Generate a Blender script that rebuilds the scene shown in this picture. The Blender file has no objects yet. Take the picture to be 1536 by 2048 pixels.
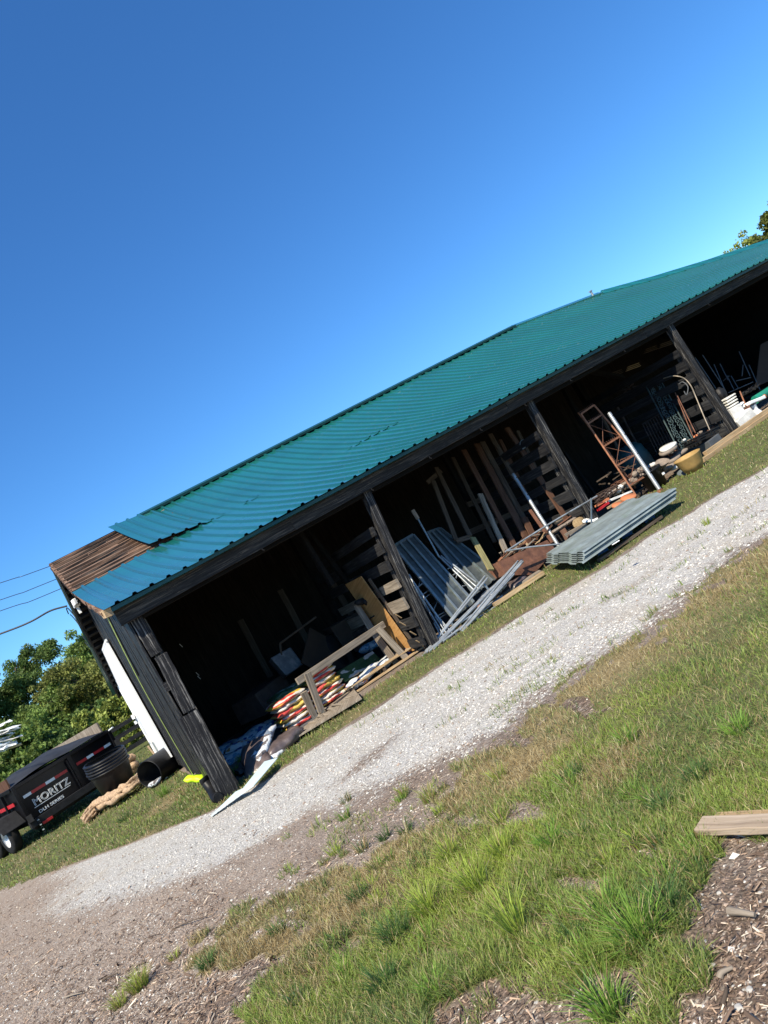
import bpy, bmesh, math, random
import numpy as np
from mathutils import Vector, Matrix
from math import sin, cos, tan, atan, atan2, radians, pi, sqrt
sc = bpy.context.scene
random.seed(7)
RNG = np.random.default_rng(11)
# ------------------------------------------------------------------ camera
F = 1480.0; YAW = radians(27); PITCH = atan(70 / 1480); ROLL = radians(30.5)
Zv = Vector((0, 0, 1)); fh = Vector((sin(YAW), cos(YAW), 0)); R0 = Vector((cos(YAW), -sin(YAW), 0))
FW = fh * cos(PITCH) + Zv * sin(PITCH); U0 = -fh * sin(PITCH) + Zv * cos(PITCH)
EX = R0 * cos(ROLL) - U0 * sin(ROLL); EY = R0 * sin(ROLL) + U0 * cos(ROLL)
CAM = Vector((0, 0, 1.6))
cd = bpy.data.cameras.new("camera"); co = bpy.data.objects.new("camera", cd); sc.collection.objects.link(co)
cd.sensor_fit = 'VERTICAL'; cd.sensor_height = 36; cd.sensor_width = 27; cd.lens = 36 * F / 2048
cd.clip_start = 0.05; cd.clip_end = 3000
M = Matrix((EX, EY, -FW)).transposed().to_4x4(); M.translation = CAM
co.matrix_world = M; sc.camera = co
# ------------------------------------------------------------------ sun and sky
SUN = Vector((-0.56, -0.42, 0.82)).normalized()
EL = math.asin(SUN.z); AZ = atan2(SUN.x, SUN.y)
w = bpy.data.worlds.new("World"); sc.world = w; w.use_nodes = True
nt = w.node_tree; nt.nodes.clear()
sky = nt.nodes.new("ShaderNodeTexSky"); sky.sky_type = 'NISHITA'; sky.sun_disc = False
sky.sun_elevation = EL; sky.sun_rotation = AZ; sky.altitude = 0; sky.air_density = 1.0; sky.dust_density = 0.1; sky.ozone_density = 6.0
hs = nt.nodes.new("ShaderNodeHueSaturation"); hs.inputs['Saturation'].default_value = 1.12; hs.inputs['Value'].default_value = 1.0
bg = nt.nodes.new("ShaderNodeBackground"); bg.inputs[1].default_value = 0.10
wo = nt.nodes.new("ShaderNodeOutputWorld")
nt.links.new(sky.outputs[0], hs.inputs['Color']); tm = nt.nodes.new('ShaderNodeMix'); tm.data_type = 'RGBA'; tm.blend_type = 'MULTIPLY'; tm.inputs[0].default_value = 1; tm.inputs[7].default_value = (.74, 1.06, 1.27, 1); nt.links.new(hs.outputs[0], tm.inputs[6]); nt.links.new(tm.outputs[2], bg.inputs[0]); nt.links.new(bg.outputs[0], wo.inputs[0])
sl = bpy.data.lights.new("sun", 'SUN'); so = bpy.data.objects.new("sun", sl); sc.collection.objects.link(so)
sl.energy = 5.0; sl.angle = radians(0.55); sl.color = (1.0, 0.91, 0.74)
so.rotation_euler = (-SUN).to_track_quat('-Z', 'Y').to_euler(); so.location = (0, 0, 30)
sc.view_settings.view_transform = 'Standard'; sc.view_settings.look = 'None'; sc.view_settings.exposure = 0.6; sc.view_settings.gamma = 1
try:
    sc.cycles.max_bounces = 6; sc.cycles.diffuse_bounces = 3; sc.cycles.transparent_max_bounces = 4
except Exception: pass
# ------------------------------------------------------------------ pixel -> point helpers (photo pixels, 1536 x 2048)
def ray(x, y): return FW + EX * ((x - 768) / F) - EY * ((y - 1024) / F)
def gz(x, y=0): return 0.009 * (min(max(x, -30), 40) - 1)
def G(x, y, h=0.0):
    d = ray(x, y); t = (-0.009 - 1.6 + h) / (d.z - 0.009 * d.x); return CAM + d * t
def PY(x, y, Y): d = ray(x, y); return CAM + d * (Y / d.y)
def PX(x, y, X): d = ray(x, y); return CAM + d * (X / d.x)
def projnp(x, y, z):
    vx, vy, vz = x - CAM.x, y - CAM.y, z - CAM.z
    zz = vx * FW.x + vy * FW.y + vz * FW.z
    a = vx * EX.x + vy * EX.y + vz * EX.z; b = vx * EY.x + vy * EY.y + vz * EY.z
    zz2 = np.where(zz > 0.1, zz, 0.1)
    return 768 + F * a / zz2, 1024 - F * b / zz2, zz
# ------------------------------------------------------------------ materials
def new_mat(name):
    m = bpy.data.materials.new(name); m.use_nodes = True; t = m.node_tree; t.nodes.clear()
    o = t.nodes.new("ShaderNodeOutputMaterial"); b = t.nodes.new("ShaderNodeBsdfPrincipled"); t.links.new(b.outputs[0], o.inputs[0])
    return m, t, b, o
def ramp(t, fac, stops):
    r = t.nodes.new("ShaderNodeValToRGB"); e = r.color_ramp.elements
    while len(e) < len(stops): e.new(0.5)
    for i, (p, c) in enumerate(stops): e[i].position = p; e[i].color = (*c, 1) if len(c) == 3 else c
    t.links.new(fac, r.inputs[0]); return r.outputs[0]
def coords(t, scale=(1, 1, 1), kind='gc'):
    mp = t.nodes.new("ShaderNodeMapping"); mp.inputs['Scale'].default_value = scale
    if kind == 'gc':
        a = t.nodes.new("ShaderNodeAttribute"); a.attribute_name = 'gc'; t.links.new(a.outputs['Vector'], mp.inputs[0])
    elif kind == 'obj':
        a = t.nodes.new("ShaderNodeTexCoord"); t.links.new(a.outputs['Object'], mp.inputs[0])
    else:
        a = t.nodes.new("ShaderNodeNewGeometry"); t.links.new(a.outputs['Position'], mp.inputs[0])
    return mp.outputs[0]
def noise(t, vec, scale, detail=4, rough=0.6, dist=0.0):
    n = t.nodes.new("ShaderNodeTexNoise"); n.inputs['Scale'].default_value = scale; n.inputs['Detail'].default_value = detail
    n.inputs['Roughness'].default_value = rough; n.inputs['Distortion'].default_value = dist
    t.links.new(vec, n.inputs['Vector']); return n.outputs[0]
def mixc(t, fac, a, b, mode='MIX'):
    n = t.nodes.new("ShaderNodeMix"); n.data_type = 'RGBA'; n.blend_type = mode
    for s, v in ((n.inputs[0], fac), (n.inputs[6], a), (n.inputs[7], b)):
        if isinstance(v, (int, float)): s.default_value = v
        elif isinstance(v, tuple): s.default_value = (*v, 1)
        else: t.links.new(v, s)
    return n.outputs[2]
def math_(t, op, a, b=0.0, clamp=False):
    n = t.nodes.new("ShaderNodeMath"); n.operation = op; n.use_clamp = clamp
    for i, v in enumerate((a, b)):
        if isinstance(v, (int, float)): n.inputs[i].default_value = v
        else: t.links.new(v, n.inputs[i])
    return n.outputs[0]
def bump(t, b, h, strength=0.5, dist=0.01):
    n = t.nodes.new("ShaderNodeBump"); n.inputs['Strength'].default_value = strength; n.inputs['Distance'].default_value = dist
    t.links.new(h, n.inputs['Height']); t.links.new(n.outputs[0], b.inputs['Normal'])
def wood(name, dark, mid, light, rough=0.8, peel=None):
    m, t, b, o = new_mat(name); v = coords(t, (1.3, 28, 28)); v2 = coords(t, (0.7, 3, 3))
    g = noise(t, v, 1.6, 6, 0.65, 0.6); c = ramp(t, g, [(0.3, dark), (0.5, mid), (0.72, light)])
    c = mixc(t, ramp(t, noise(t, v2, 2.2, 3), [(0.35, (0, 0, 0)), (0.7, (.55, .55, .55))]), c, dark)
    if peel:
        pf = ramp(t, noise(t, coords(t, (.8, 26, 26)), 2.3, 9, 0.78, 0.5), [(0.53, (0, 0, 0)), (0.66, (1, 1, 1))])
        c = mixc(t, pf, c, peel)
    t.links.new(c, b.inputs['Base Color']); b.inputs['Roughness'].default_value = rough; b.inputs['Specular IOR Level'].default_value = 0.22; bump(t, b, g, 0.7, 0.006); return m
def plain(name, col, rough=0.6, metal=0.0, var=0.25, scale=6, dirt=None, kind='obj', bumpy=0.15, stretch=(1, 1, 1)):
    m, t, b, o = new_mat(name); v = coords(t, stretch, kind); n = noise(t, v, scale, 6, 0.65)
    lo = tuple(max(0, x * (1 - var)) for x in col); hi = tuple(min(1, x * (1 + var)) for x in col)
    c = ramp(t, n, [(0.3, lo), (0.7, hi)])
    if dirt:
        d = ramp(t, noise(t, v, scale * 0.6, 8, 0.75, 0.5), [(0.5, (0, 0, 0)), (0.68, (1, 1, 1))]); c = mixc(t, d, c, dirt)
    t.links.new(c, b.inputs['Base Color']); b.inputs['Roughness'].default_value = rough; b.inputs['Metallic'].default_value = metal
    if bumpy: bump(t, b, n, bumpy, 0.01)
    return m
MT = {}
MT['blackwood'] = wood('weathered_black_wood', (.005, .005, .006), (.011, .0115, .013), (.028, .029, .031), 0.6, peel=(.12, .105, .085))
MT['blackwood2'] = wood('black_painted_board', (.006, .006, .0075), (.013, .0135, .0155), (.036, .036, .038), 0.6, peel=(.085, .08, .075))
MT['postwood'] = wood('worn_black_post_wood', (.006, .006, .007), (.014, .014, .016), (.04, .04, .042), 0.7, peel=(.30, .285, .26))
MT['sidingwood'] = wood('worn_black_siding', (.006, .006, .008), (.013, .0135, .016), (.036, .038, .042), 0.5, peel=(.16, .155, .14))
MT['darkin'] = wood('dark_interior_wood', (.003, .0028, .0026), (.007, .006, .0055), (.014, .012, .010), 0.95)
MT['partwood'] = wood('grey_black_slat_wood', (.010, .010, .011), (.026, .026, .028), (.085, .083, .08), 0.75)
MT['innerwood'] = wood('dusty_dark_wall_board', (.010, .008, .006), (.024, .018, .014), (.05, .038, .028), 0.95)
MT['greywood'] = wood('grey_weathered_wood', (.13, .105, .08), (.27, .225, .175), (.44, .38, .31), 0.85)
MT['plankwood'] = wood('warm_weathered_plank', (.20, .145, .10), (.36, .28, .20), (.52, .43, .33), 0.85)
MT['newwood'] = wood('pale_lumber', (.26, .17, .09), (.42, .30, .17), (.56, .43, .27), 0.75)
MT['brownwood'] = wood('brown_stained_wood', (.06, .028, .016), (.11, .055, .034), (.17, .095, .06), 0.75)
MT['oldwood'] = wood('old_grey_brown_wood', (.05, .035, .025), (.10, .075, .055), (.16, .125, .095), 0.85)
MT['ply'] = wood('orange_plywood', (.30, .15, .05), (.46, .25, .09), (.56, .34, .14), 0.6)
MT['batten'] = wood('rusty_roof_batten', (.07, .038, .024), (.24, .14, .09), (.46, .36, .27), 0.85)
MT['fascia'] = wood('weathered_eave_board', (.010, .009, .008), (.026, .023, .020), (.075, .066, .056), 0.75, peel=(.17, .135, .10))
MT['galv'] = plain('galvanised_steel', (.36, .385, .40), 0.5, 0.5, 0.3, 7, dirt=(.20, .20, .19), bumpy=0.02)
MT['galvdark'] = plain('dark_ribbed_galvanised_sheet', (.11, .125, .125), 0.5, 0.5, 0.3, 9, dirt=(.07, .085, .08), bumpy=0.04)
MT['galvdull'] = plain('dull_galvanised_steel', (.27, .31, .32), 0.5, 0.6, 0.25, 7, dirt=(.19, .24, .21), bumpy=0.04)
MT['rust'] = plain('rusty_steel', (.17, .075, .045), 0.85, 0.1, 0.45, 7, dirt=(.09, .04, .03))
MT['rustorange'] = plain('orange_rust', (.30, .13, .07), 0.85, 0.1, 0.4, 12)
MT['black'] = plain('black_plastic', (.010, .010, .011), 0.45, 0, 0.3, 8, dirt=(.024, .024, .023))
MT['blackgloss'] = plain('black_trailer_paint', (.005, .005, .0065), 0.3, 0, 0.3, 5, bumpy=0.02)
MT['blackmatte'] = plain('black_tread_rubber', (.018, .018, .019), 0.75, 0, 0.4, 10)
MT['tarp'] = plain('dark_mesh_tarp', (.028, .030, .035), 0.7, 0, 0.35, 3)
MT['white'] = plain('white_painted_panel', (.90, .91, .90), 0.45, 0, 0.03, 2)
MT['whitedirty'] = plain('dirty_white', (.72, .71, .66), 0.7, 0, 0.18, 7, dirt=(.42, .38, .32))
MT['concrete'] = plain('pale_concrete', (.60, .59, .56), 0.85, 0, 0.2, 9, dirt=(.36, .35, .33))
MT['pebble'] = plain('grey_white_pebble', (.42, .40, .36), 0.9, 0, 0.25, 30)
MT['stone'] = plain('brown_grey_stone', (.24, .19, .15), 0.9, 0, 0.4, 10, dirt=(.12, .10, .08))
MT['burlap'] = plain('tan_burlap', (.42, .29, .18), 0.95, 0, 0.45, 26, dirt=(.20, .12, .07), bumpy=0.9)
MT['neon'] = plain('neon_yellow_green', (.62, .95, .02), 0.5, 0, 0.08, 5)
MT['greenstrap'] = plain('olive_green_strap', (.30, .38, .10), 0.6, 0, 0.2, 9)
MT['paleplastic'] = plain('pale_grey_white_sheet', (.55, .66, .68), 0.4, 0, 0.12, 4)
MT['red'] = plain('red_reflective', (.42, .015, .02), 0.4, 0, 0.1, 5)
MT['silverwhite'] = plain('white_reflective', (.70, .73, .74), 0.35, 0, 0.05, 5)
MT['rim'] = plain('white_steel_rim', (.62, .63, .64), 0.35, 0.3, 0.15, 8)
MT['teal'] = plain('teal_plastic', (.012, .055, .060), 0.5, 0, 0.3, 5, dirt=(.02, .04, .045))
MT['greenpl'] = plain('green_plastic', (.02, .22, .15), 0.4, 0, 0.2, 5)
MT['iron'] = plain('green_grey_cast_iron', (.055, .085, .085), 0.55, 0.3, 0.35, 12)
MT['ironblack'] = plain('black_iron', (.018, .017, .018), 0.6, 0.3, 0.35, 10)
MT['ironbrown'] = plain('brown_iron', (.07, .045, .035), 0.7, 0.3, 0.4, 10)
MT['yellowpot'] = plain('ochre_glazed_pot', (.38, .24, .085), 0.55, 0, 0.25, 6, dirt=(.34, .20, .08))
MT['terra'] = plain('terracotta', (.50, .17, .07), 0.8, 0, 0.2, 8)
MT['blue'] = plain('blue_block', (.05, .15, .36), 0.6, 0, 0.25, 6)
MT['bluedk'] = plain('dark_blue', (.01, .03, .16), 0.5, 0, 0.25, 6)
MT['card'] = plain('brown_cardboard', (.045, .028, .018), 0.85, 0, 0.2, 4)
MT['grey'] = plain('grey_bin', (.12, .135, .15), 0.6, 0, 0.3, 8, dirt=(.25, .25, .25))
MT['greypipe'] = plain('grey_plastic', (.09, .095, .10), 0.6, 0, 0.2, 6)
MT['wire'] = plain('black_cable', (.01, .012, .015), 0.5, 0, 0.1, 4, bumpy=0)
MT['wirethin'] = plain('grey_blue_wire', (.05, .09, .16), 0.5, 0, 0.1, 4, bumpy=0)
MT['bird'] = plain('dark_feathers', (.015, .015, .018), 0.8)
MT['copper'] = plain('tan_bent_conduit', (.30, .25, .19), 0.5, 0.3, 0.3, 8)
MT['log'] = wood('log_end', (.20, .13, .07), (.36, .26, .14), (.48, .38, .24))
MT['yellowwood'] = wood('lichen_yellow_board', (.14, .12, .05), (.27, .24, .11), (.42, .38, .20))
# bags
def bag_mat(name, base, marks, scale=5, thr=0.56, stretch=(1, 1, 3)):
    m, t, b, o = new_mat(name); v = coords(t, stretch, 'obj')
    c = None; src = None
    for i, (col, off) in enumerate(marks):
        mp = t.nodes.new("ShaderNodeMapping"); mp.inputs['Location'].default_value = (off, off * 1.7, off * .3); t.links.new(v, mp.inputs[0])
        f = ramp(t, noise(t, mp.outputs[0], scale, 2, 0.4), [(thr, (0, 0, 0)), (thr + .02, (1, 1, 1))])
        c = mixc(t, f, base if c is None else c, col)
    n = noise(t, coords(t, (1, 1, 1), 'obj'), 9, 5, .6, 1.2)
    t.links.new(c, b.inputs['Base Color']); b.inputs['Roughness'].default_value = 0.36; bump(t, b, n, 1.0, 0.03); return m
MT['bagblue'] = bag_mat('blue_white_feed_bag', (.42, .52, .58), [((.02, .08, .26), 3.1), ((.10, .25, .40), 7.7)], 7)
MT['bagbw'] = bag_mat('white_bag_with_blue_print', (.66, .68, .68), [((.02, .06, .30), 1.1), ((.45, .22, .08), 9.4)], 6, .6)
MT['bagred'] = bag_mat('red_printed_bag', (.55, .06, .05), [((.66, .58, .50), 2.3), ((.66, .46, .10), 5.2)], 3.2, .50, (.4, .4, 6))
MT['bagyel'] = bag_mat('yellow_printed_bag', (.60, .44, .13), [((.50, .09, .07), 2.9), ((.68, .62, .55), 6.2)], 3.2, .52, (.4, .4, 6))
MT['bagwht'] = bag_mat('pale_printed_bag', (.66, .60, .52), [((.60, .05, .04), 4.9), ((.68, .46, .05), 8.2)], 3.2, .58, (.7, .7, 5))
MT['bagbrn'] = plain('brown_mulch_bag', (.10, .075, .072), 0.34, 0, 0.35, 7, dirt=(.2, .16, .15), bumpy=0.8)
MT['bagwm'] = bag_mat('white_mulch_bag', (.62, .64, .66), [((.14, .12, .12), 5.3), ((.2, .24, .3), 2.2)], 6, .56)
MT['baggreen'] = bag_mat('dark_green_bag', (.03, .07, .03), [((.45, .45, .42), 5.3)], 5, .6)
# roof paint
def roofmat():
    m, t, b, o = new_mat('teal_green_painted_steel'); v = coords(t, (1, 1, 1), 'pos')
    n = noise(t, v, 0.8, 5, .6); c = ramp(t, n, [(.3, (.004, .115, .098)), (.7, (.006, .160, .132))])
    sv = coords(t, (1.6, 9, 9), 'pos')
    s1 = noise(t, sv, 3.0, 7, .72, .4); s2 = noise(t, coords(t, (.35, .6, .6), 'pos'), 1.1, 3, .6)
    f = math_(t, 'MULTIPLY', ramp(t, s1, [(.60, (0, 0, 0)), (.70, (1, 1, 1))]), ramp(t, s2, [(.44, (0, 0, 0)), (.58, (.75, .75, .75))]))
    c = mixc(t, f, c, (.36, .42, .38))
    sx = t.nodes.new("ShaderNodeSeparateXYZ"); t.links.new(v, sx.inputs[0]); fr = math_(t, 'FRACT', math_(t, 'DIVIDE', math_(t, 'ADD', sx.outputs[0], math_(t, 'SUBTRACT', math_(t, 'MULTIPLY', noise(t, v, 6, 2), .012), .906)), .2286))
    rib_shade = ramp(t, fr, [(.0, (.8, .8, .8)), (.06, (0, 0, 0)), (.54, (0, 0, 0)), (.62, (1, 1, 1)), (.70, (.9, .9, .9)), (.74, (.2, .2, .2)), (.84, (.2, .2, .2)), (.90, (1, 1, 1)), (.99, (.8, .8, .8))])  # shade lines of the ribs, painted into the steel colour
    c = mixc(t, math_(t, 'MULTIPLY', rib_shade, .62), c, (.002, .035, .036)); t.links.new(c, b.inputs['Base Color'])
    b.inputs['Roughness'].default_value = 0.4; b.inputs['Coat Weight'].default_value = 1.0; b.inputs['Coat Roughness'].default_value = 0.13; b.inputs['Coat IOR'].default_value = 1.5
    bump(t, b, noise(t, v, 2.5, 3, .5), 0.3, 0.02); return m
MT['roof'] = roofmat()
MT['ridge'] = plain('dark_green_ridge_cap', (.006, .06, .06), 0.4, 0, 0.2, 3)
MT['galvdeck'] = plain('pale_green_grey_deck_steel', (.29, .34, .335), 0.55, 0.45, 0.3, 4, dirt=(.22, .27, .22), bumpy=0.05)
for k_ in ('blackgloss', 'black', 'blackmatte', 'tarp'):
    for n_ in MT[k_].node_tree.nodes:
        if n_.type == 'BSDF_PRINCIPLED': n_.inputs['Specular IOR Level'].default_value = 0.22
# ------------------------------------------------------------------ mesh builder
class MB:
    def __init__(s): s.v = []; s.f = []; s.g = []; s.sm = []
    def add(s, vs, fs, gc=None, smooth=False):
        o = len(s.v); s.v += [tuple(p) for p in vs]; s.g += [tuple(q) for q in (gc if gc else vs)]
        s.f += [tuple(i + o for i in f) for f in fs]; s.sm += [smooth] * len(fs); return s
    def bar(s, p0, p1, w, h, up=(0, 0, 1), n=1, jit=0.0, taper=1.0):
        p0 = Vector(p0); p1 = Vector(p1); d = p1 - p0; L = d.length; d.normalize(); up = Vector(up)
        sd = d.cross(up)
        if sd.length < 1e-3: sd = d.cross(Vector((1, 0, 0)))
        sd.normalize(); u = sd.cross(d).normalized(); vs = []; gc = []; r = random.random() * 50
        for i in range(n + 1):
            t = i / n; c = p0 + d * (L * t); k = 1 + (taper - 1) * t
            for a, b in ((-1, -1), (1, -1), (1, 1), (-1, 1)):
                j = Vector((random.uniform(-jit, jit), random.uniform(-jit, jit), random.uniform(-jit, jit)))
                vs.append(c + sd * (a * w / 2 * k) + u * (b * h / 2 * k) + j); gc.append((L * t + r, a * w / 2 + r, b * h / 2 + r * .7))
        fs = [(3, 2, 1, 0), tuple(4 * n + i for i in range(4))]
        for i in range(n):
            for k in range(4): fs.append((4 * i + k, 4 * i + (k + 1) % 4, 4 * i + 4 + (k + 1) % 4, 4 * i + 4 + k))
        return s.add(vs, fs, gc)
    def box(s, c, size, rz=0.0, jit=0.0):
        c = Vector(c); d = Vector((cos(rz), sin(rz), 0)) * (size[0] / 2)
        return s.bar(c - d, c + d, size[1], size[2], n=1, jit=jit)
    def tube(s, pts, r, n=8, r2=None, cap=True):
        pts = [Vector(p) for p in pts]; vs = []; gc = []; fs = []; L = 0; m = len(pts); ref = None
        for i, p in enumerate(pts):
            t = (pts[min(i + 1, m - 1)] - pts[max(i - 1, 0)]).normalized()
            if ref is None: ref = t.orthogonal().normalized()
            a = (ref - t * ref.dot(t)).normalized(); ref = a; b = t.cross(a)
            if i: L += (p - pts[i - 1]).length
            rr = r if r2 is None else r + (r2 - r) * i / (m - 1)
            if isinstance(r, (list, tuple)): rr = r[i]
            for k in range(n):
                q = 2 * pi * k / n; vs.append(p + (a * cos(q) + b * sin(q)) * rr); gc.append((L, cos(q) * rr, sin(q) * rr))
        for i in range(m - 1):
            for k in range(n): fs.append((n * i + k, n * i + (k + 1) % n, n * (i + 1) + (k + 1) % n, n * (i + 1) + k))
        s.add(vs, fs, gc, True)
        if cap: 
            s.add(vs[:n], [tuple(range(n))[::-1]], gc[:n]); s.add(vs[-n:], [tuple(range(n))], gc[-n:])
        return s
    def lathe(s, prof, c, axis=(0, 0, 1), n=24, wob=0.0):
        c = Vector(c); ax = Vector(axis).normalized(); a = ax.orthogonal().normalized(); b = ax.cross(a); vs = []; fs = []
        for r, h in prof:
            for k in range(n):
                q = 2 * pi * k / n; rr = r * (1 + wob * sin(3 * q + h * 9)); vs.append(c + ax * h + (a * cos(q) + b * sin(q)) * rr)
        for i in range(len(prof) - 1):
            for k in range(n): fs.append((n * i + k, n * i + (k + 1) % n, n * (i + 1) + (k + 1) % n, n * (i + 1) + k))
        return s.add(vs, fs, None, True)
    def slab(s, quad, th, nrm=None):
        q = [Vector(p) for p in quad]; nn = (q[1] - q[0]).cross(q[3] - q[0]).normalized() if nrm is None else Vector(nrm).normalized()
        vs = q + [p + nn * th for p in q]; e0 = (q[1] - q[0]); e1 = (q[3] - q[0]); r = random.random() * 30; gc = []
        for p in vs: d = p - q[0]; gc.append((d.dot(e1.normalized()) + r, d.dot(e0.normalized()) + r, r))
        return s.add(vs, [(3, 2, 1, 0), (4, 5, 6, 7), (0, 1, 5, 4), (1, 2, 6, 5), (2, 3, 7, 6), (3, 0, 4, 7)], gc)
    def corr(s, quad, prof, off=0.0, rows=1):
        """profiled sheet: quad corners 0-1 across the ribs, 0-3 along; prof = [(u 0..1, height)]"""
        q = [Vector(p) for p in quad]; nn = (q[1] - q[0]).cross(q[3] - q[0]).normalized(); vs = []; fs = []; m = len(prof)
        for j in range(rows + 1):
            t = j / rows
            for u, h in prof:
                a = q[0].lerp(q[1], u); b = q[3].lerp(q[2], u); vs.append(a.lerp(b, t) + nn * (h + off))
        for j in range(rows):
            for i in range(m - 1): fs.append((j * m + i, j * m + i + 1, (j + 1) * m + i + 1, (j + 1) * m + i))
        return s.add(vs, fs)
    def bag(s, c, size, rz=0.0, tilt=0.0, seed=0, n=14):
        """a filled sack: pinched ends, bulging middle, lumpy"""
        rr = random.Random(seed); c = Vector(c); R = Matrix.Rotation(rz, 3, 'Z') @ Matrix.Rotation(tilt, 3, 'Y'); vs = []; fs = []; m = 16
        ph = [rr.random() * 6 for _ in range(6)]
        for i in range(n + 1):
            t = i / n * 2 - 1; prof = (1 - abs(t) ** 5) ** .5 if abs(t) < 1 else 0; prof = max(prof, .06); wid = .82 + .18 * (1 - abs(t) ** 3)
            for k in range(m):
                q = 2 * pi * k / m; cx = abs(cos(q)) ** .7 * (1 if cos(q) > 0 else -1); sx = abs(sin(q)) ** .9 * (1 if sin(q) > 0 else -1)
                l = 1 + .07 * sin(5 * t + ph[0] + 2 * q) + .05 * sin(9 * t + ph[1] - 3 * q) + .03 * sin(17 * t + ph[2] + 5 * q)
                p = Vector((t * size[0] / 2, cx * size[1] / 2 * wid * l, sx * size[2] / 2 * prof * l)); vs.append(c + R @ p)
        for i in range(n):
            for k in range(m): fs.append((m * i + k, m * i + (k + 1) % m, m * (i + 1) + (k + 1) % m, m * (i + 1) + k))
        fs.append(tuple(range(m))[::-1]); fs.append(tuple(range(m * n, m * n + m)))
        return s.add(vs, fs, None, True)
    def build(s, name, mat, parent=None, bevel=0.0, **tags):
        me = bpy.data.meshes.new(name); off = Vector((0, 0, 0))
        o = bpy.data.objects.new(name, me); sc.collection.objects.link(o)
        if parent is not None:
            p = parent
            while p is not None: off = off + Vector(p.location); p = p.parent
            o.parent = parent
        else:
            xs = [v[0] for v in s.v]; ys = [v[1] for v in s.v]; zs = [v[2] for v in s.v]
            off = Vector(((min(xs) + max(xs)) / 2, (min(ys) + max(ys)) / 2, min(zs))); o.location = off
        me.from_pydata([(v[0] - off.x, v[1] - off.y, v[2] - off.z) for v in s.v], [], s.f)
        me.polygons.foreach_set('use_smooth', s.sm)
        at = me.attributes.new('gc', 'FLOAT_VECTOR', 'POINT'); at.data.foreach_set('vector', np.array(s.g, dtype=np.float32).ravel())
        me.update(); mm = MT[mat] if isinstance(mat, str) else mat; me.materials.append(mm)
        if bevel:
            b = o.modifiers.new('edge', 'BEVEL'); b.width = bevel; b.segments = 2; b.limit_method = 'ANGLE'
        tag(o, **tags); return o
def tag(o, label=None, cat=None, group=None, kind=None):
    if label: o['label'] = label
    if cat: o['category'] = cat
    if group: o['group'] = group
    if kind: o['kind'] = kind
    return o
def T(name, label, cat, loc, group=None):
    o = bpy.data.objects.new(name, None); sc.collection.objects.link(o); o.location = loc; o.empty_display_size = .2
    return tag(o, label, cat, group)
def arc(pts, k=6):
    """Catmull-Rom through points"""
    P = [Vector(p) for p in pts]; P = [P[0] * 2 - P[1]] + P + [P[-1] * 2 - P[-2]]; out = []
    for i in range(1, len(P) - 2):
        for j in range(k):
            t = j / k; a, b, c, d = P[i - 1:i + 3]
            out.append(.5 * ((2 * b) + (c - a) * t + (2 * a - 5 * b + 4 * c - d) * t * t + (3 * b - a - 3 * c + d) * t ** 3))
    out.append(P[-2]); return out
# ------------------------------------------------------------------ zones of the ground (metres)
UP = [(-40, 60), (-12, 30), (-4.2, 19), (-2.17, 15.1), (-1.24, 13.4), (-.12, 11.2), (.82, 9.5), (1.48, 9.1), (2.3, 8.9), (4.0, 8.45), (5.1, 7.9), (6.0, 7.35), (6.9, 7.25), (8, 6.5), (12, 4.6), (20, 2), (60, -12)]
MID = [(-40, 55), (-12, 24), (-3.2, 13.2), (-1.9, 11.2), (-1.0, 8.7), (-.3, 7.9), (.4, 7.1), (1.1, 6.3), (1.8, 5.6), (2.5, 5.1), (3.6, 4.7), (4.5, 4.5), (5.2, 4.3), (8, 3.0), (20, -2), (60, -16)]
LOW = [(-40, 52), (-12, 20), (-3, 10), (-1.43, 7.2), (-.48, 5.8), (.29, 5.34), (.86, 5.0), (1.65, 4.9), (2.2, 4.9), (2.9, 4.85), (3.6, 4.7), (4.5, 4.55), (5.2, 4.35), (8, 3.1), (20, -2), (60, -16)]
_L = np.random.default_rng(5).random((256, 256))
def vn(x, y, s):
    x = x / s + 1000.3; y = y / s + 1000.7; i = np.floor(x).astype(int); j = np.floor(y).astype(int); u = x - i; v = y - j
    u = u * u * (3 - 2 * u); v = v * v * (3 - 2 * v); i0 = i % 256; i1 = (i + 1) % 256; j0 = j % 256; j1 = (j + 1) % 256
    return (_L[i0, j0] * (1 - u) + _L[i1, j0] * u) * (1 - v) + (_L[i0, j1] * (1 - u) + _L[i1, j1] * u) * v
def fb(x, y, s): return (vn(x, y, s) + .5 * vn(x + 9, y, s / 2) + .25 * vn(x, y + 5, s / 4) + .12 * vn(x + 3, y + 5, s / 9)) / 1.87
def ip(x, tab): return np.interp(x, [a for a, b in tab], [b for a, b in tab])
def pip(px, py, poly):
    ins = np.zeros(px.shape, bool); n = len(poly)
    for i in range(n):
        x0, y0 = poly[i]; x1, y1 = poly[(i + 1) % n]
        if y0 == y1: continue
        c = ((y0 > py) != (y1 > py)) & (px < (x1 - x0) * (py - y0) / (y1 - y0) + x0); ins ^= c
    return ins
LAWN = [(2600, 300), (1560, 1050), (1400, 1180), (1250, 1300), (1090, 1410), (950, 1515), (880, 1590), (790, 1650), (720, 1720), (600, 1790), (500, 1850), (400, 1900), (385, 1960), (500, 1945), (590, 1890), (640, 1905), (540, 1970), (470, 2030), (560, 2100), (900, 2120), (880, 2010), (960, 1985), (1080, 1930), (1180, 1945), (1300, 1905), (1375, 1850), (1405, 1780), (1390, 1700), (1430, 1670), (1600, 1640), (2600, 1640)]
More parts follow.
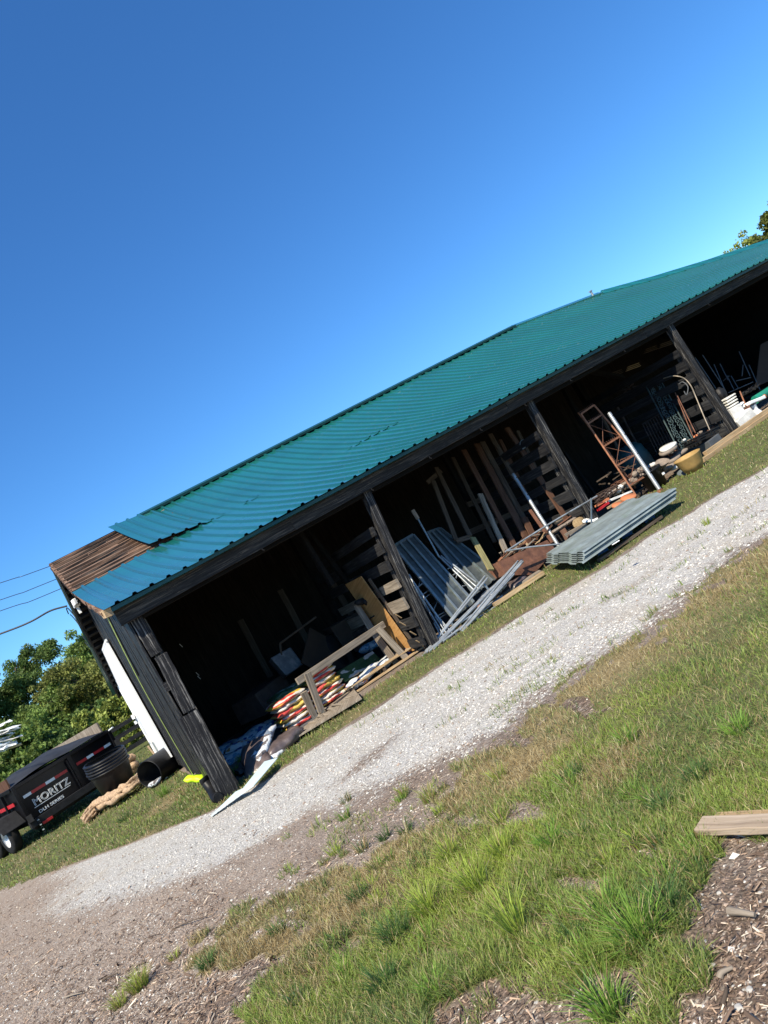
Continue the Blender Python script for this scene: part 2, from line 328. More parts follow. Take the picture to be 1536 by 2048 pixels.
BARE = [(960, 1655, 45, 14), (780, 1800, 45, 16), (900, 1930, 50, 16), (1290, 1700, 50, 16), (1000, 1480, 60, 14), (1180, 1420, 50, 12), (830, 1632, 75, 28), (1055, 1640, 60, 20), (1170, 1775, 60, 28), (700, 1900, 60, 25), (600, 1850, 60, 16), (1120, 1860, 50, 25)]
def zones(x, y, z=0):
    """gravel, grass, straw weights 0..1"""
    wb = (fb(x, y, .9) - .5) * .9 + (vn(x, y, .16) - .5) * .25
    sc_ = np.clip(.35 + np.abs(x) * .05, .3, 1.0)
    up = ip(x, UP) + wb * .6 * sc_; mid = ip(x, MID) + wb * 1.1; low = ip(x, LOW) + wb * .5
    gr = np.clip((up - y) / .12, 0, 1) * np.clip((y - mid + .45) / 1.5, 0, 1)
    fade = np.clip((x + 2.0 + wb) / 2.2, 0, 1); gr *= fade; fr = (y - low) / np.maximum(up - low, .1)
    gr *= 1 - np.clip(.75 * np.exp(-((fr - .48) / .10) ** 2) * np.clip(fb(x * .5 + 3, y * .5, .7) * 2.4 - .75, 0, 1) * (x > 1.5), 0, .8)
    beyond = np.clip((y - up) / .10, 0, 1)
    px, py, zz = projnp(x, y, .009 * (x - 1)); vis = zz > 1.0
    j = (vn(x, y, .12) - .5) * 70 + (vn(x, y, .4) - .5) * 40
    lawn = pip(px + j, py + j * .7, LAWN) & vis
    lawn |= (~vis) & (y < low) & (x > 1.0)
    lawn = lawn.astype(float)
    for bx, by, rx, ry in BARE:
        d = ((px + j * .6 - bx) / rx) ** 2 + ((py + j * .4 - by) / ry) ** 2; lawn *= np.where(vis & (d < 1), .05, 1)
    sp_ = (fb(x + 33, y, .2) > .60) & vis & (py > 1560) & (px > 560) & (px < 1430) & (gr < .2); lawn = np.maximum(lawn, np.where(sp_, .28, 0))
    grass = np.maximum(beyond, lawn * (1 - gr))
    # sparse tufts growing through the driveway
    strip = (fb(x * .6 + y * .3, y * 1.5, .35) > .66) & (gr > .5) & (x > 2.5)
    grass = np.where(strip, np.maximum(grass, .35), grass)
    # the barn floor is bare
    inside = (x > 1.2) & (x < 19.6) & (y > 10.0 + (fb(x, y, .5) - .5) * .9) & (y < 18.4); grass = np.where(inside, 0, grass)
    straw = np.clip(1 - np.abs(y - low + .35) / .75, 0, 1) * (lawn > .5) * (.4 + .9 * fb(x, y, .4)) + np.clip(1 - (y - up) / .5, 0, 1) * (beyond > .3) * .35 * fb(x, y, .6)
    straw = np.clip(straw + .9 * np.clip(fb(x + 40, y, .8) - .60, 0, 1) * 4 * (grass > .3), 0, 1)
    return gr, grass, straw
def gznp(x, y): 
    b = .009 * (np.clip(x, -30, 40) - 1)
    m = np.clip(1 - np.abs(y) / 60, 0, 1)
    return b
def relief(x, y): return ((fb(x, y, 1.3) - .5) * .05 + (vn(x, y, .22) - .5) * .014) * np.clip((9.0 - y) / 1.5, 0, 1)
def np_mesh(name, V, faces_idx, sizes, mat, attrs=None, smooth=True, loc=(0, 0, 0), **tags):
    me = bpy.data.meshes.new(name); nv = len(V); sizes = np.asarray(sizes); nl = int(sizes.sum())
    me.vertices.add(nv); me.vertices.foreach_set('co', (np.asarray(V, dtype=np.float32) - np.array(loc, dtype=np.float32)).ravel())
    me.loops.add(nl); me.loops.foreach_set('vertex_index', np.asarray(faces_idx, dtype=np.int32).ravel())
    me.polygons.add(len(sizes)); st = np.zeros(len(sizes), dtype=np.int32); st[1:] = np.cumsum(sizes)[:-1]
    me.polygons.foreach_set('loop_start', st); me.polygons.foreach_set('loop_total', sizes.astype(np.int32))
    me.polygons.foreach_set('use_smooth', np.full(len(sizes), smooth))
    for k, a in (attrs or {}).items():
        if a.ndim == 1: at = me.attributes.new(k, 'FLOAT', 'POINT'); at.data.foreach_set('value', a.astype(np.float32))
        else: at = me.attributes.new(k, 'FLOAT_VECTOR', 'POINT'); at.data.foreach_set('vector', a.astype(np.float32).ravel())
    me.update(calc_edges=True); me.materials.append(MT[mat] if isinstance(mat, str) else mat)
    o = bpy.data.objects.new(name, me); sc.collection.objects.link(o); o.location = loc; tag(o, **tags); return o
# ground sheet
def lines(a, b, step, far, n):
    c = np.arange(a, b, step); g = np.geomspace(.3, far, n); return np.concatenate([a - g[::-1], c, b + g])
gx = lines(-7, 14, .05, 900, 26); gy = lines(1.2, 13, .05, 1200, 28); X, Y = np.meshgrid(gx, gy, indexing='ij')
Z = gznp(X, Y) + relief(X, Y); gr, ga, stw = zones(X, Y)
Z = Z + ga * .012 * ((Y < 9.5))
nx, ny = X.shape; I = np.arange(nx * ny).reshape(nx, ny)
FI = np.stack([I[:-1, :-1], I[1:, :-1], I[1:, 1:], I[:-1, 1:]], -1).reshape(-1, 4)
m, t, b, o = new_mat('soil_gravel_and_turf')
v = coords(t, (1, 1, 1), 'pos')
def attr(n_):
    a = t.nodes.new("ShaderNodeAttribute"); a.attribute_name = n_; return a.outputs['Fac']
def voro(vec, scale, feat='F1', out=0, rnd=1.0):
    n = t.nodes.new("ShaderNodeTexVoronoi"); n.inputs['Scale'].default_value = scale; n.feature = feat; n.inputs['Randomness'].default_value = rnd; t.links.new(vec, n.inputs['Vector']); return n.outputs[out]
# stones of several sizes
vb = voro(v, 62); cb = voro(v, 62, 'F1', 1); vs_ = voro(v, 150); cs = voro(v, 150, 'F1', 1)
bw = t.nodes.new("ShaderNodeRGBToBW"); t.links.new(cb, bw.inputs[0]); bw2 = t.nodes.new("ShaderNodeRGBToBW"); t.links.new(cs, bw2.inputs[0])
stone = ramp(t, bw.outputs[0], [(.15, (.24, .225, .20)), (.45, (.42, .40, .365)), (.8, (.58, .565, .53))])
stone2 = ramp(t, bw2.outputs[0], [(.15, (.22, .205, .185)), (.5, (.46, .44, .41)), (.8, (.60, .585, .56))])
stone = mixc(t, .5, stone, stone2)
stone = mixc(t, ramp(t, noise(t, v, 1.3, 4), [(.50, (0, 0, 0)), (.75, (.55, .55, .55))]), stone, (.40, .33, .24))
# mulch: brown soil with stretched slivers
m1 = t.nodes.new("ShaderNodeMapping"); m1.inputs['Rotation'].default_value = (0, 0, .5); m1.inputs['Scale'].default_value = (1, 3.2, 1); t.links.new(v, m1.inputs[0])
m2 = t.nodes.new("ShaderNodeMapping"); m2.inputs['Rotation'].default_value = (0, 0, -.7); m2.inputs['Scale'].default_value = (1, 3.0, 1); t.links.new(v, m2.inputs[0])
c1 = voro(m1.outputs[0], 28, 'F1', 1); c2 = voro(m2.outputs[0], 34, 'F1', 1); b1 = t.nodes.new("ShaderNodeRGBToBW"); t.links.new(c1, b1.inputs[0]); b2 = t.nodes.new("ShaderNodeRGBToBW"); t.links.new(c2, b2.inputs[0])
soil = ramp(t, noise(t, v, 9, 8, .7), [(.3, (.075, .054, .040)), (.7, (.19, .145, .112))])
mul = mixc(t, ramp(t, b1.outputs[0], [(.55, (0, 0, 0)), (.62, (1, 1, 1))]), soil, ramp(t, b2.outputs[0], [(.2, (.11, .075, .055)), (.8, (.30, .22, .17))]))
mul = mixc(t, ramp(t, b2.outputs[0], [(.80, (0, 0, 0)), (.84, (1, 1, 1))]), mul, (.34, .29, .24))
mul = mixc(t, ramp(t, noise(t, v, .9, 3), [(.40, (0, 0, 0)), (.70, (.45, .45, .45))]), mul, mixc(t, .5, stone, (.26, .20, .16)))
turf = ramp(t, noise(t, v, 14, 8, .75), [(.3, (.05, .055, .022)), (.5, (.11, .115, .045)), (.7, (.21, .18, .085))])
fg = math_(t, 'ADD', attr('gravel'), math_(t, 'MULTIPLY', math_(t, 'SUBTRACT', noise(t, v, 22, 4, .7), .5), 1.1), True)
fg = ramp(t, fg, [(.35, (0, 0, 0)), (.60, (1, 1, 1))])
ft = ramp(t, math_(t, 'ADD', attr('turf'), math_(t, 'MULTIPLY', math_(t, 'SUBTRACT', noise(t, v, 18, 4, .7), .5), .8), True), [(.35, (0, 0, 0)), (.65, (1, 1, 1))])
turf = mixc(t, attr('straw'), turf, (.26, .20, .105))
far = ramp(t, attr('far'), [(.0, (0, 0, 0)), (1.0, (1, 1, 1))]); turf = mixc(t, far, turf, ramp(t, noise(t, v, 3, 6, .7), [(.35, (.07, .09, .028)), (.7, (.14, .14, .05))]))
mul = mixc(t, attr('dry'), mul, mixc(t, .55, mul, (.38, .31, .25))); c = mixc(t, fg, mul, stone); c = mixc(t, ft, c, turf); t.links.new(c, b.inputs['Base Color']); b.inputs['Roughness'].default_value = .95
b.inputs['Specular IOR Level'].default_value = .2
hh = math_(t, 'ADD', math_(t, 'MULTIPLY', vb, -1.0), math_(t, 'MULTIPLY', b1.outputs[0], .4)); hh = math_(t, 'ADD', hh, math_(t, 'MULTIPLY', noise(t, v, 30, 6, .7), .8))
bump(t, b, hh, .9, .012)
MT['ground'] = m
np_mesh('ground', np.stack([X, Y, Z], -1).reshape(-1, 3), FI, np.full(len(FI), 4), 'ground',
        dict(gravel=gr.ravel(), turf=ga.ravel(), straw=stw.ravel(), dry=(np.clip((2.4 - X.ravel()) / 2.4, 0, 1) * (Y.ravel() > 4.6)), far=np.clip((Y.ravel() - 14) / 10, 0, 1)), kind='structure')
# ------------------------------------------------------------------ scatter
def blade_mat(name):
    m, t, b, o = new_mat(name); a = t.nodes.new("ShaderNodeAttribute"); a.attribute_name = 'tint'
    t.links.new(a.outputs['Color'], b.inputs['Base Color']); b.inputs['Roughness'].default_value = .55; b.inputs['Specular IOR Level'].default_value = .3
    tr = t.nodes.new("ShaderNodeBsdfTranslucent"); t.links.new(a.outputs['Color'], tr.inputs[0]); mx = t.nodes.new("ShaderNodeMixShader"); mx.inputs[0].default_value = .36
    t.links.new(b.outputs[0], mx.inputs[1]); t.links.new(tr.outputs[0], mx.inputs[2]); t.links.new(mx.outputs[0], o.inputs[0]); return m
MT['blade'] = blade_mat('grass_blade'); 
m, t, b, o = new_mat('loose_stone_and_chip'); a = t.nodes.new("ShaderNodeAttribute"); a.attribute_name = 'tint'; t.links.new(a.outputs['Color'], b.inputs['Base Color']); b.inputs['Roughness'].default_value = .9; MT['scatter'] = m
def sample_px(n, x0=-200, x1=1850, y0=640, y1=2250, dmax=30):
    px = RNG.uniform(x0, x1, n); py = RNG.uniform(y0, y1, n); dx = np.array(ray(0, 0)); ex = np.array(EX) / F; ey = np.array(EY) / F
    d = dx + px[:, None] * ex - py[:, None] * ey; den = d[:, 2] - .009 * d[:, 0]; t = -1.609 / np.where(den < -1e-3, den, -1e-3)
    x = t * d[:, 0]; y = t * d[:, 1]; k = (den < -.02) & (np.hypot(x, y) < dmax) & (y > 1); return x[k], y[k]
def blades(x, y, h, wd, lean, az, col, curl=.4):
    n = len(x); z = gznp(x, y) + relief(x, y) - .004; ca, sa = np.cos(az), np.sin(az); wx, wy = -sa * wd / 2, ca * wd / 2
    q = RNG.uniform(0, 2 * pi, n); wx, wy = np.cos(q) * wd / 2, np.sin(q) * wd / 2
    base = np.stack([x, y, z], -1); wv = np.stack([wx, wy, 0 * wx], -1); dr = np.stack([ca, sa, 0 * ca], -1)
    l = (lean * h)[:, None]; up = np.array([0, 0, 1.]); hm = np.sqrt(np.clip(1 - (lean * .9) ** 2, .02, 1)) * h
    mid = base + dr * l * curl * .8 + up * (hm * .6)[:, None]; tip = base + dr * l + up * hm[:, None] * .95
    V = np.stack([base - wv, base + wv, mid - wv * .75, mid + wv * .75, tip], 1).reshape(-1, 3)
    i = (np.arange(n) * 5)[:, None]; fi = np.concatenate([i + 0, i + 1, i + 3, i + 2, i + 2, i + 3, i + 4], 1); sz = np.tile([4, 3], n)
    k = np.repeat(col, 5, 0); k[0::5] *= .75; k[1::5] *= .75
    return V, fi.ravel(), sz, k
def merge(L):
    V = []; Fi = []; S = []; K = []; o = 0
    for v_, f_, s_, k_ in L: V.append(v_); Fi.append(f_ + o); S.append(s_); K.append(k_); o += len(v_)
    return np.concatenate(V), np.concatenate(Fi), np.concatenate(S), np.concatenate(K)
GREENS = np.array([(.21, .295, .07), (.155, .235, .06), (.27, .34, .09), (.12, .195, .065), (.35, .38, .13)])
STRAWS = np.array([(.48, .39, .20), (.38, .28, .13), (.56, .48, .28), (.30, .22, .10)])
def turf_blades(n, **k):
    x, y = sample_px(n, **k); g_, a_, s_ = zones(x, y); keep = RNG.random(len(x)) < a_ * (.42 + .9 * np.clip((fb(x, y, .22) - .33) * 2.6, 0, 1)); x, y, s_, a_ = x[keep], y[keep], s_[keep], a_[keep]
    d = np.hypot(x, y); n = len(x); near = np.clip(1 - (d - 3) / 8, 0, 1); tall = fb(x + 7, y, .55); far = y > ip(x, UP)
    h = (.02 + .075 * RNG.random(n) ** 1.5 * (.4 + 1.2 * tall)); h = np.where(far, h * .8 + .012, h)
    wd = np.maximum(.0022 + .0028 * RNG.random(n), d / 740 * .75); lean = np.clip(RNG.normal(.66, .28, n), .05, .99)
    az = RNG.uniform(0, 2 * pi, n) * .85 + 6 * vn(x, y, .12)
    gi = (vn(x, y, .5) * 2.2 + RNG.random(n) * 3).astype(int) % 5; col = GREENS[gi] * (.7 + .5 * RNG.random((n, 1)))
    ppx, ppy, _ = projnp(x, y, 0); hot = np.exp(-(((ppx - 960) / 230) ** 2 + ((ppy - 1790) / 170) ** 2)); yel = np.clip(np.clip(fb(x + 20, y, .7) - .45, 0, 1) * 1.8 + .95 * hot * vn(x, y, .15), 0, 1)[:, None]; col = col * (1 - yel) + np.array([.36, .45, .08]) * yel
    sp = RNG.random(n) < (s_ * .85 + .21 + .35 * np.clip(fb(x + 80, y, .45) - .52, 0, 1) * 2); col[sp] = STRAWS[RNG.integers(0, 4, sp.sum())] * (.7 + .5 * RNG.random((sp.sum(), 1)))
    return blades(x, y, h, wd, lean, az, col)
L = [turf_blades(900000), turf_blades(260000, y0=1500, x0=350, x1=1600, y1=2120)]
np_mesh('grass', *merge(L)[:3], 'blade', dict(tint=merge(L)[3]), smooth=False, kind='stuff', label='short mixed green and straw coloured grass beside the gravel drive', cat='grass')
# separate tall tufts in the near turf
def tuft(px, py, r, h, n, g, spread=.75, fl=0.0):
    p = G(px, py); q = RNG.uniform(0, 2 * pi, n); rr = r * .35 * np.sqrt(RNG.random(n)); x = p.x + np.cos(q) * rr; y = p.y + np.sin(q) * rr
    hh = h * (.45 + .6 * RNG.random(n)); lean = np.clip(spread * (.25 + .85 * RNG.random(n)), .05, .97); col = np.array(g) * (.75 + .5 * RNG.random((n, 1)))
    k = RNG.random(n) < .12 + fl; col[k] = STRAWS[RNG.integers(0, 4, k.sum())]
    return blades(x, y, hh, .0028 + .0032 * RNG.random(n), lean, q + RNG.normal(0, .5, n), col, .45)
YG = (.34, .43, .07); LG = (.20, .34, .055); DG = (.085, .165, .045)
TUFTS = [(1290, 1890, .18, .20, 420, LG, .92), (1340, 1840, .13, .17, 190, DG, .85), (1225, 1850, .14, .18, 190, LG, .85), (1045, 1880, .07, .30, 90, YG, .6), (960, 1790, .14, .22, 240, YG, .7),
         (860, 1830, .14, .20, 220, YG, .75), (800, 1880, .16, .17, 240, DG, .85), (780, 1990, .14, .18, 230, DG, .85), (880, 2000, .12, .14, 160, LG, .85), (1230, 2040, .12, .18, 210, LG, .9), (1180, 2010, .08, .12, 90, DG, .9),
         (1010, 1720, .14, .18, 200, YG, .7), (1110, 1700, .12, .16, 170, LG, .8), (905, 1720, .12, .17, 180, YG, .7), (1180, 1930, .10, .12, 130, LG, .9), (720, 1800, .14, .12, 170, DG, .85), (1390, 1960, .08, .07, 60, DG, .9),
         (280, 1975, .17, .15, 330, YG, .75, .25), (240, 2010, .12, .12, 150, YG, .8, .25), (420, 1935, .12, .14, 190, DG, .85), (350, 1915, .10, .08, 70, YG, .8, .3), (560, 1870, .12, .10, 110, DG, .85), (600, 2010, .14, .11, 170, DG, .9), (690, 1960, .12, .11, 140, LG, .9),
         (560, 1810, .14, .12, 120, (.13, .15, .05), .7, .4), (860, 1600, .13, .15, 150, YG, .6, .45), (810, 1590, .10, .12, 90, YG, .6, .4), (1000, 1560, .15, .13, 150, YG, .7, .4), (1150, 1560, .15, .12, 140, DG, .8), (1260, 1490, .15, .13, 150, LG, .8), (1400, 1560, .15, .12, 170, DG, .8), (1480, 1470, .15, .13, 150, LG, .8), (1330, 1620, .13, .11, 130, DG, .8),
         (490, 1530, .15, .25, 190, LG, .5), (475, 1550, .1, .2, 110, LG, .5), (330, 1590, .25, .22, 170, LG, .5), (250, 1640, .25, .16, 170, DG, .7), (1415, 1050, .1, .12, 60, YG, .6), (1260, 950, .25, .28, 130, YG, .45, .25), (1240, 975, .2, .25, 100, YG, .45, .3), (1390, 935, .2, .2, 80, LG, .6)]
rt_ = random.Random(4); TUFTS += [(x_, y_, .11, rt_.uniform(.07, .13), 70, rt_.choice([YG, LG, DG, LG]), .85, rt_.choice([0, .1, .3])) for x_, y_ in ((rt_.uniform(620, 1400), rt_.uniform(1560, 1930)) for _ in range(70)) if y_ > 1560 + abs(x_ - 1050) * .1]
V_, F_, S_, K_ = merge([tuft(*a) for a in TUFTS])
np_mesh('tall_grass', V_, F_, S_, 'blade', dict(tint=K_), smooth=False, kind='stuff', label='bright green long bladed grass growing in clumps from the turf', cat='tall grass')
# broad-leaved low weeds between the tufts
def weeds(n):
    x, y = sample_px(n, x0=500, x1=1500, y0=1560, y1=2000); px, py, _ = projnp(x, y, 0); g_, a_, s_ = zones(x, y); k = (a_ > .5) & (fb(x + 60, y, .35) > .52); x, y = x[k], y[k]; n = len(x)
    col = np.array([(.16, .24, .045)]) * (.6 + .7 * RNG.random((n, 1))); return blades(x, y, .012 + .022 * RNG.random(n), .009 + .008 * RNG.random(n), RNG.uniform(.6, .95, n), RNG.uniform(0, 6.3, n), col, .5)
V_, F_, S_, K_ = weeds(45000)
np_mesh('clover_weeds', V_, F_, S_, 'blade', dict(tint=K_), smooth=False, kind='stuff', label='small yellow green round leaved weeds matted between the tufts', cat='weeds')
# loose stones
def stones(x, y, s, col, flat=.6):
    n = len(x); z = gznp(x, y) + relief(x, y); q = RNG.uniform(0, 6.3, n)
    O = np.array([(1, 0, 0), (0, 1, 0), (-1, 0, 0), (0, -1, 0), (.3, .2, 1), (-.2, -.3, -1), (.7, .7, .5), (-.7, -.5, .6)]); O = O[:6]
    V = O[None] * (s[:, None, None] * RNG.uniform(.6, 1.25, (n, 6, 3))); V[:, :, 2] *= flat
    c_, s_ = np.cos(q)[:, None], np.sin(q)[:, None]; a = V[:, :, 0] * c_ - V[:, :, 1] * s_; b_ = V[:, :, 0] * s_ + V[:, :, 1] * c_
    V = np.stack([a + x[:, None], b_ + y[:, None], V[:, :, 2] + (z + s * .2)[:, None]], -1).reshape(-1, 3)
    fc = np.array([(0, 1, 4), (1, 2, 4), (2, 3, 4), (3, 0, 4), (1, 0, 5), (2, 1, 5), (3, 2, 5), (0, 3, 5)]); fi = (fc[None] + (np.arange(n) * 6)[:, None, None]).ravel()
    return V, fi, np.full(n * 8, 3), np.repeat(col, 6, 0)
x, y = sample_px(480000, y0=850, dmax=22); g_, a_, s_ = zones(x, y); sparse = (a_ < .5) & (y < ip(x, UP)); inb = (x > 1.1) & (y > 9.9)
k = (RNG.random(len(x)) < np.where(g_ > .3, g_ * .62 * (.55 + .9 * vn(x, y, .3)), np.where(sparse, .03 + (.10 + .16 * (fb(x, y, .5) > .45)) * np.clip((2.6 - x) / 1.6, 0, 1) * (y > 4.6), .012))) & ~inb; x, y, g_ = x[k], y[k], g_[k]; n = len(x)
d = np.hypot(x, y); s = np.clip(RNG.lognormal(-4.95, .42, n), .004, .024); s = np.maximum(s * np.where(g_ > .3, 1, .8), d / 740 * .42)
tn = RNG.random((n, 1)); col = np.array([.62, .60, .555]) * (.45 + .62 * tn) + np.array([.05, .03, 0]) * RNG.random((n, 1)); br = RNG.random(n) < np.where(g_ > .3, .12, np.where(x < .8, .45, .75)); col[br] = np.array([.30, .23, .18]) * (.5 + RNG.random((br.sum(), 1)))
V_, F_, S_, K_ = stones(x, y, s, col)
np_mesh('gravel', V_, F_, S_, 'scatter', dict(tint=K_), smooth=False, kind='stuff', label='loose white and grey crushed limestone covering the drive', cat='gravel')
# wood chips
def chips(x, y, L_, W_, col):
    n = len(x); z = gznp(x, y) + relief(x, y); q = RNG.uniform(0, 6.3, n); ti = RNG.normal(0, .25, n); d = np.stack([np.cos(q) * np.cos(ti), np.sin(q) * np.cos(ti), np.sin(ti)], -1); sd = np.stack([-np.sin(q), np.cos(q), RNG.normal(0, .3, n)], -1)
    c = np.stack([x, y, z + .004 + np.abs(np.sin(ti)) * L_ * .35], -1); a = d * (L_ / 2)[:, None]; b_ = sd * (W_ / 2)[:, None]; u = np.array([0, 0, 1]) * (W_ * .22)[:, None]
    V = np.stack([c - a - b_ * .6, c - a * .9 + b_, c + a - b_ * .3, c + a * .85 + b_ * .7, c - a * .3 + u, c + a * .4 + u], 1).reshape(-1, 3)
    fc = np.array([(0, 2, 5), (0, 5, 4), (2, 3, 5), (3, 1, 4), (3, 4, 5), (1, 0, 4)]); fi = (fc[None] + (np.arange(n) * 6)[:, None, None]).ravel(); return V, fi, np.full(n * 6, 3), np.repeat(col, 6, 0)
x, y = sample_px(330000, y0=1050, dmax=14); g_, a_, s_ = zones(x, y); d = np.hypot(x, y)
k = (a_ < .6) & (y < ip(x, UP) + .1) & (RNG.random(len(x)) < np.clip(.62 - g_ * .75, .02, .6) * np.where(x > .6, .55, 1.1) * (.4 + .9 * vn(x, y, .35))) & ~((x > 1.1) & (y > 9.8)); x, y, d = x[k], y[k], d[k]; n = len(x)
L_ = np.clip(RNG.lognormal(-4.25, .55, n) * np.where(x < .3, 1.5, 1), .005, .09); W_ = np.maximum(L_ * RNG.uniform(.10, .32, n), d / 740 * .5); tn = RNG.random((n, 1))
col = np.where(tn < .62, np.array([[.13, .085, .058]]), np.where(tn < .90, np.array([[.36, .25, .17]]), np.array([[.60, .50, .38]]))) * (.6 + .7 * RNG.random((n, 1)))
V_, F_, S_, K_ = chips(x, y, L_, W_, col)
np_mesh('wood_chip_litter', V_, F_, S_, 'scatter', dict(tint=K_), smooth=False, kind='stuff', label='brown and pale shredded wood chips spread over bare soil', cat='wood chips')
# ------------------------------------------------------------------ barn
BX0, BX1 = 1.17, 19.5
def XW(y): return 1.115 + .0315 * (y - 9.8) if y < 15.2 else 1.285 + .012 * (y - 15.2)
EA = lambda x: Vector((x, 9.6, 2.70 + .0098 * (x - .9)))
def ridge_z(x): return 4.66 + .031 * (x - 1)
RY = 15.3
HIP = [(13.99, 1.0), (16.5, .83), (18.6, .26), (19.6, .02)]
def tmax(x): return 1.0 if x <= 13.99 else float(np.interp(x, [a for a, b in HIP], [b for a, b in HIP]))
def RS(x, t):
    e = EA(x); z1 = ridge_z(x); return Vector((x, 9.6 + (RY - 9.6) * t, e.z + (z1 - e.z) * t - .16 * sin(pi * t)))
barn = T('barn', 'long open fronted black wooden barn under a green ribbed metal roof', 'barn', (10, 14, 0))
SEAM = .50
def ribs(x0, x1):
    xs = []; x = x0; s = .2286
    while x < x1 - .01:
        xs += [(x, 0), (x + .07, 0), (x + .142, 0), (x + .160, .026), (x + .196, .026), (x + .2145, 0)]; x += s
    xs.append((x1, 0)); return xs
def roof_sheet(x0, x1, tf0, tf1, off, name, rows=9, lift=None, skew=0):
    P = ribs(x0, x1); mb = MB(); vs = []; fs = []; m_ = len(P)
    for j in range(rows + 1):
        for x, h in P:
            k = j / rows; a = tf0(x); b_ = max(a + .001, tf1(x)); t_ = a + (b_ - a) * k; p = RS(x, t_); dz = h + off + .012 * sin(x * 2.1 + t_ * 5) * sin(x * .7)
            if lift: dz += lift(x, t_)
            vs.append(p + Vector((0, -.3 * dz, dz)))
    for j in range(rows):
        for i in range(m_ - 1): fs.append((j * m_ + i, j * m_ + i + 1, (j + 1) * m_ + i + 1, (j + 1) * m_ + i))
    mb.add(vs, fs); return mb
low = roof_sheet(.9, 19.6, lambda x: -.012, lambda x: min(SEAM, tmax(x)), .03, 'r', 7)
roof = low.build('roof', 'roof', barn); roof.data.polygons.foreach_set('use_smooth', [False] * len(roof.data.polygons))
def lifted(x, t): return .08 * max(0, 1 - (x - 2.35) / 1.6) ** 2 - (.0 if x < 3.2 else .022) + (.016 * max(0, sin(x * 1.9 + 1)) if 4 < x < 9 and t < SEAM + .01 else 0)
up = roof_sheet(2.2716, 19.6, lambda x: min(SEAM - .035 + .02 * max(0, 1 - (x - 2.35)), tmax(x) - .002), lambda x: tmax(x), .052, 'u', 9, lifted)
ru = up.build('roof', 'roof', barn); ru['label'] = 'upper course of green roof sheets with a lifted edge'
mb = MB(); xs_ = list(np.linspace(.96, 19.5, 60)); vs = []; R5 = 6
for j in range(R5 + 1):
    for x in xs_: p = RS(x, min(1, tmax(x)) * (j / R5) - (.0 if j else -.004)); vs.append(p + Vector((0, 0, -.03 if j < R5 else -.05)))
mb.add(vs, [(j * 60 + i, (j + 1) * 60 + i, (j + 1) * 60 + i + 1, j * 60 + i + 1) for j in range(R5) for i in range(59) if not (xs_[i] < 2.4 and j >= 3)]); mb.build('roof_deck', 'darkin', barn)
# battens and deck on the stripped corner
mb = MB(); q = [RS(.9, SEAM - .02), RS(3.6, SEAM - .02), RS(3.3, 1.0), RS(.98, 1.0)]
vs = []; 
mb.slab([p + Vector((0, 0, -.09)) for p in q], .02); mb.build('roof_deck', 'darkin', barn)
mb = MB()
for i in range(11):
    t_ = SEAM + .01 + (1 - SEAM - .01) * i / 10.5; a = RS(.90 + .09 * (t_ - .5) * 2, t_); b_ = RS(3.35, t_); h_ = Vector((0, 0, .012))
    mb.bar(a + h_, b_ + h_, .075 + random.uniform(-.012, .01), .045, (0, -.3, 1), 6, .006)
for i in range(26):
    t_ = SEAM + .02 + random.random() * .45; x_ = 1.0 + random.random() * 1.9; a = RS(x_, t_); mb.bar(a + Vector((0, 0, -.005)), RS(x_ + .3 + random.random() * .5, t_ + .003) + Vector((0, 0, -.005)), .05, .03, (0, -.3, 1), 1, .004)
mb.build('roof_batten', 'batten', barn)
# gable trim of the stripped corner (rusty edge board)
mb = MB(); N = 22
for i in range(N):
    a = RS(.895 + .13 * (i / N), i / N); b_ = RS(.895 + .13 * ((i + 1) / N), (i + 1) / N); j = random.uniform(-.01, .012)
    mb.bar(a + Vector((-.012 + j, 0, -.012)), b_ + Vector((-.012 + j, 0, -.012)), .05, .05, (0, -.3, 1), 1, .006)
mb.build('gable_trim', 'batten', barn)
mb = MB(); e = EA(.9); mb.box((.93, 9.62, e.z - .02), (.10, .10, .10), .3, .01); mb.build('rafter_end', 'newwood', barn)
# ridge cap
mb = MB(); a = RS(2.95, 1.0); pts = [RS(x, 1.0) + Vector((0, 0, .07)) for x in np.linspace(2.95, 13.99, 14)]
for p, q_ in zip(pts[:-1], pts[1:]): mb.bar(p + Vector((0, -.09, -.028)), q_ + Vector((0, -.09, -.028)), .26, .05, (0, -.33, 1)); mb.bar(p + Vector((0, .12, -.05)), q_ + Vector((0, .12, -.05)), .2, .02, (0, .6, 1))
mb.build('ridge_cap', 'ridge', barn)
hp2 = [RS(x, tmax(x)) + Vector((0, 0, .055)) for x in (14.05, 15, 15.8, 16.5, 17.2, 17.9, 18.6, 19.1)]
hc = MB()
for p, q_ in zip(hp2[:-1], hp2[1:]): hc.bar(p, q_, .30, .06, (-.3, -.3, 1))
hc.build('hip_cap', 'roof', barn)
mb = MB(); p = RS(16.3, tmax(16.3)) + Vector((0, 0, .06)); mb.tube([p, p + Vector((0, 0, .14))], .03, 8); mb.box(p + Vector((.0, 0, .15)), (.08, .08, .03), 0, .005)
mb.build('roof_vent', 'galv', barn)
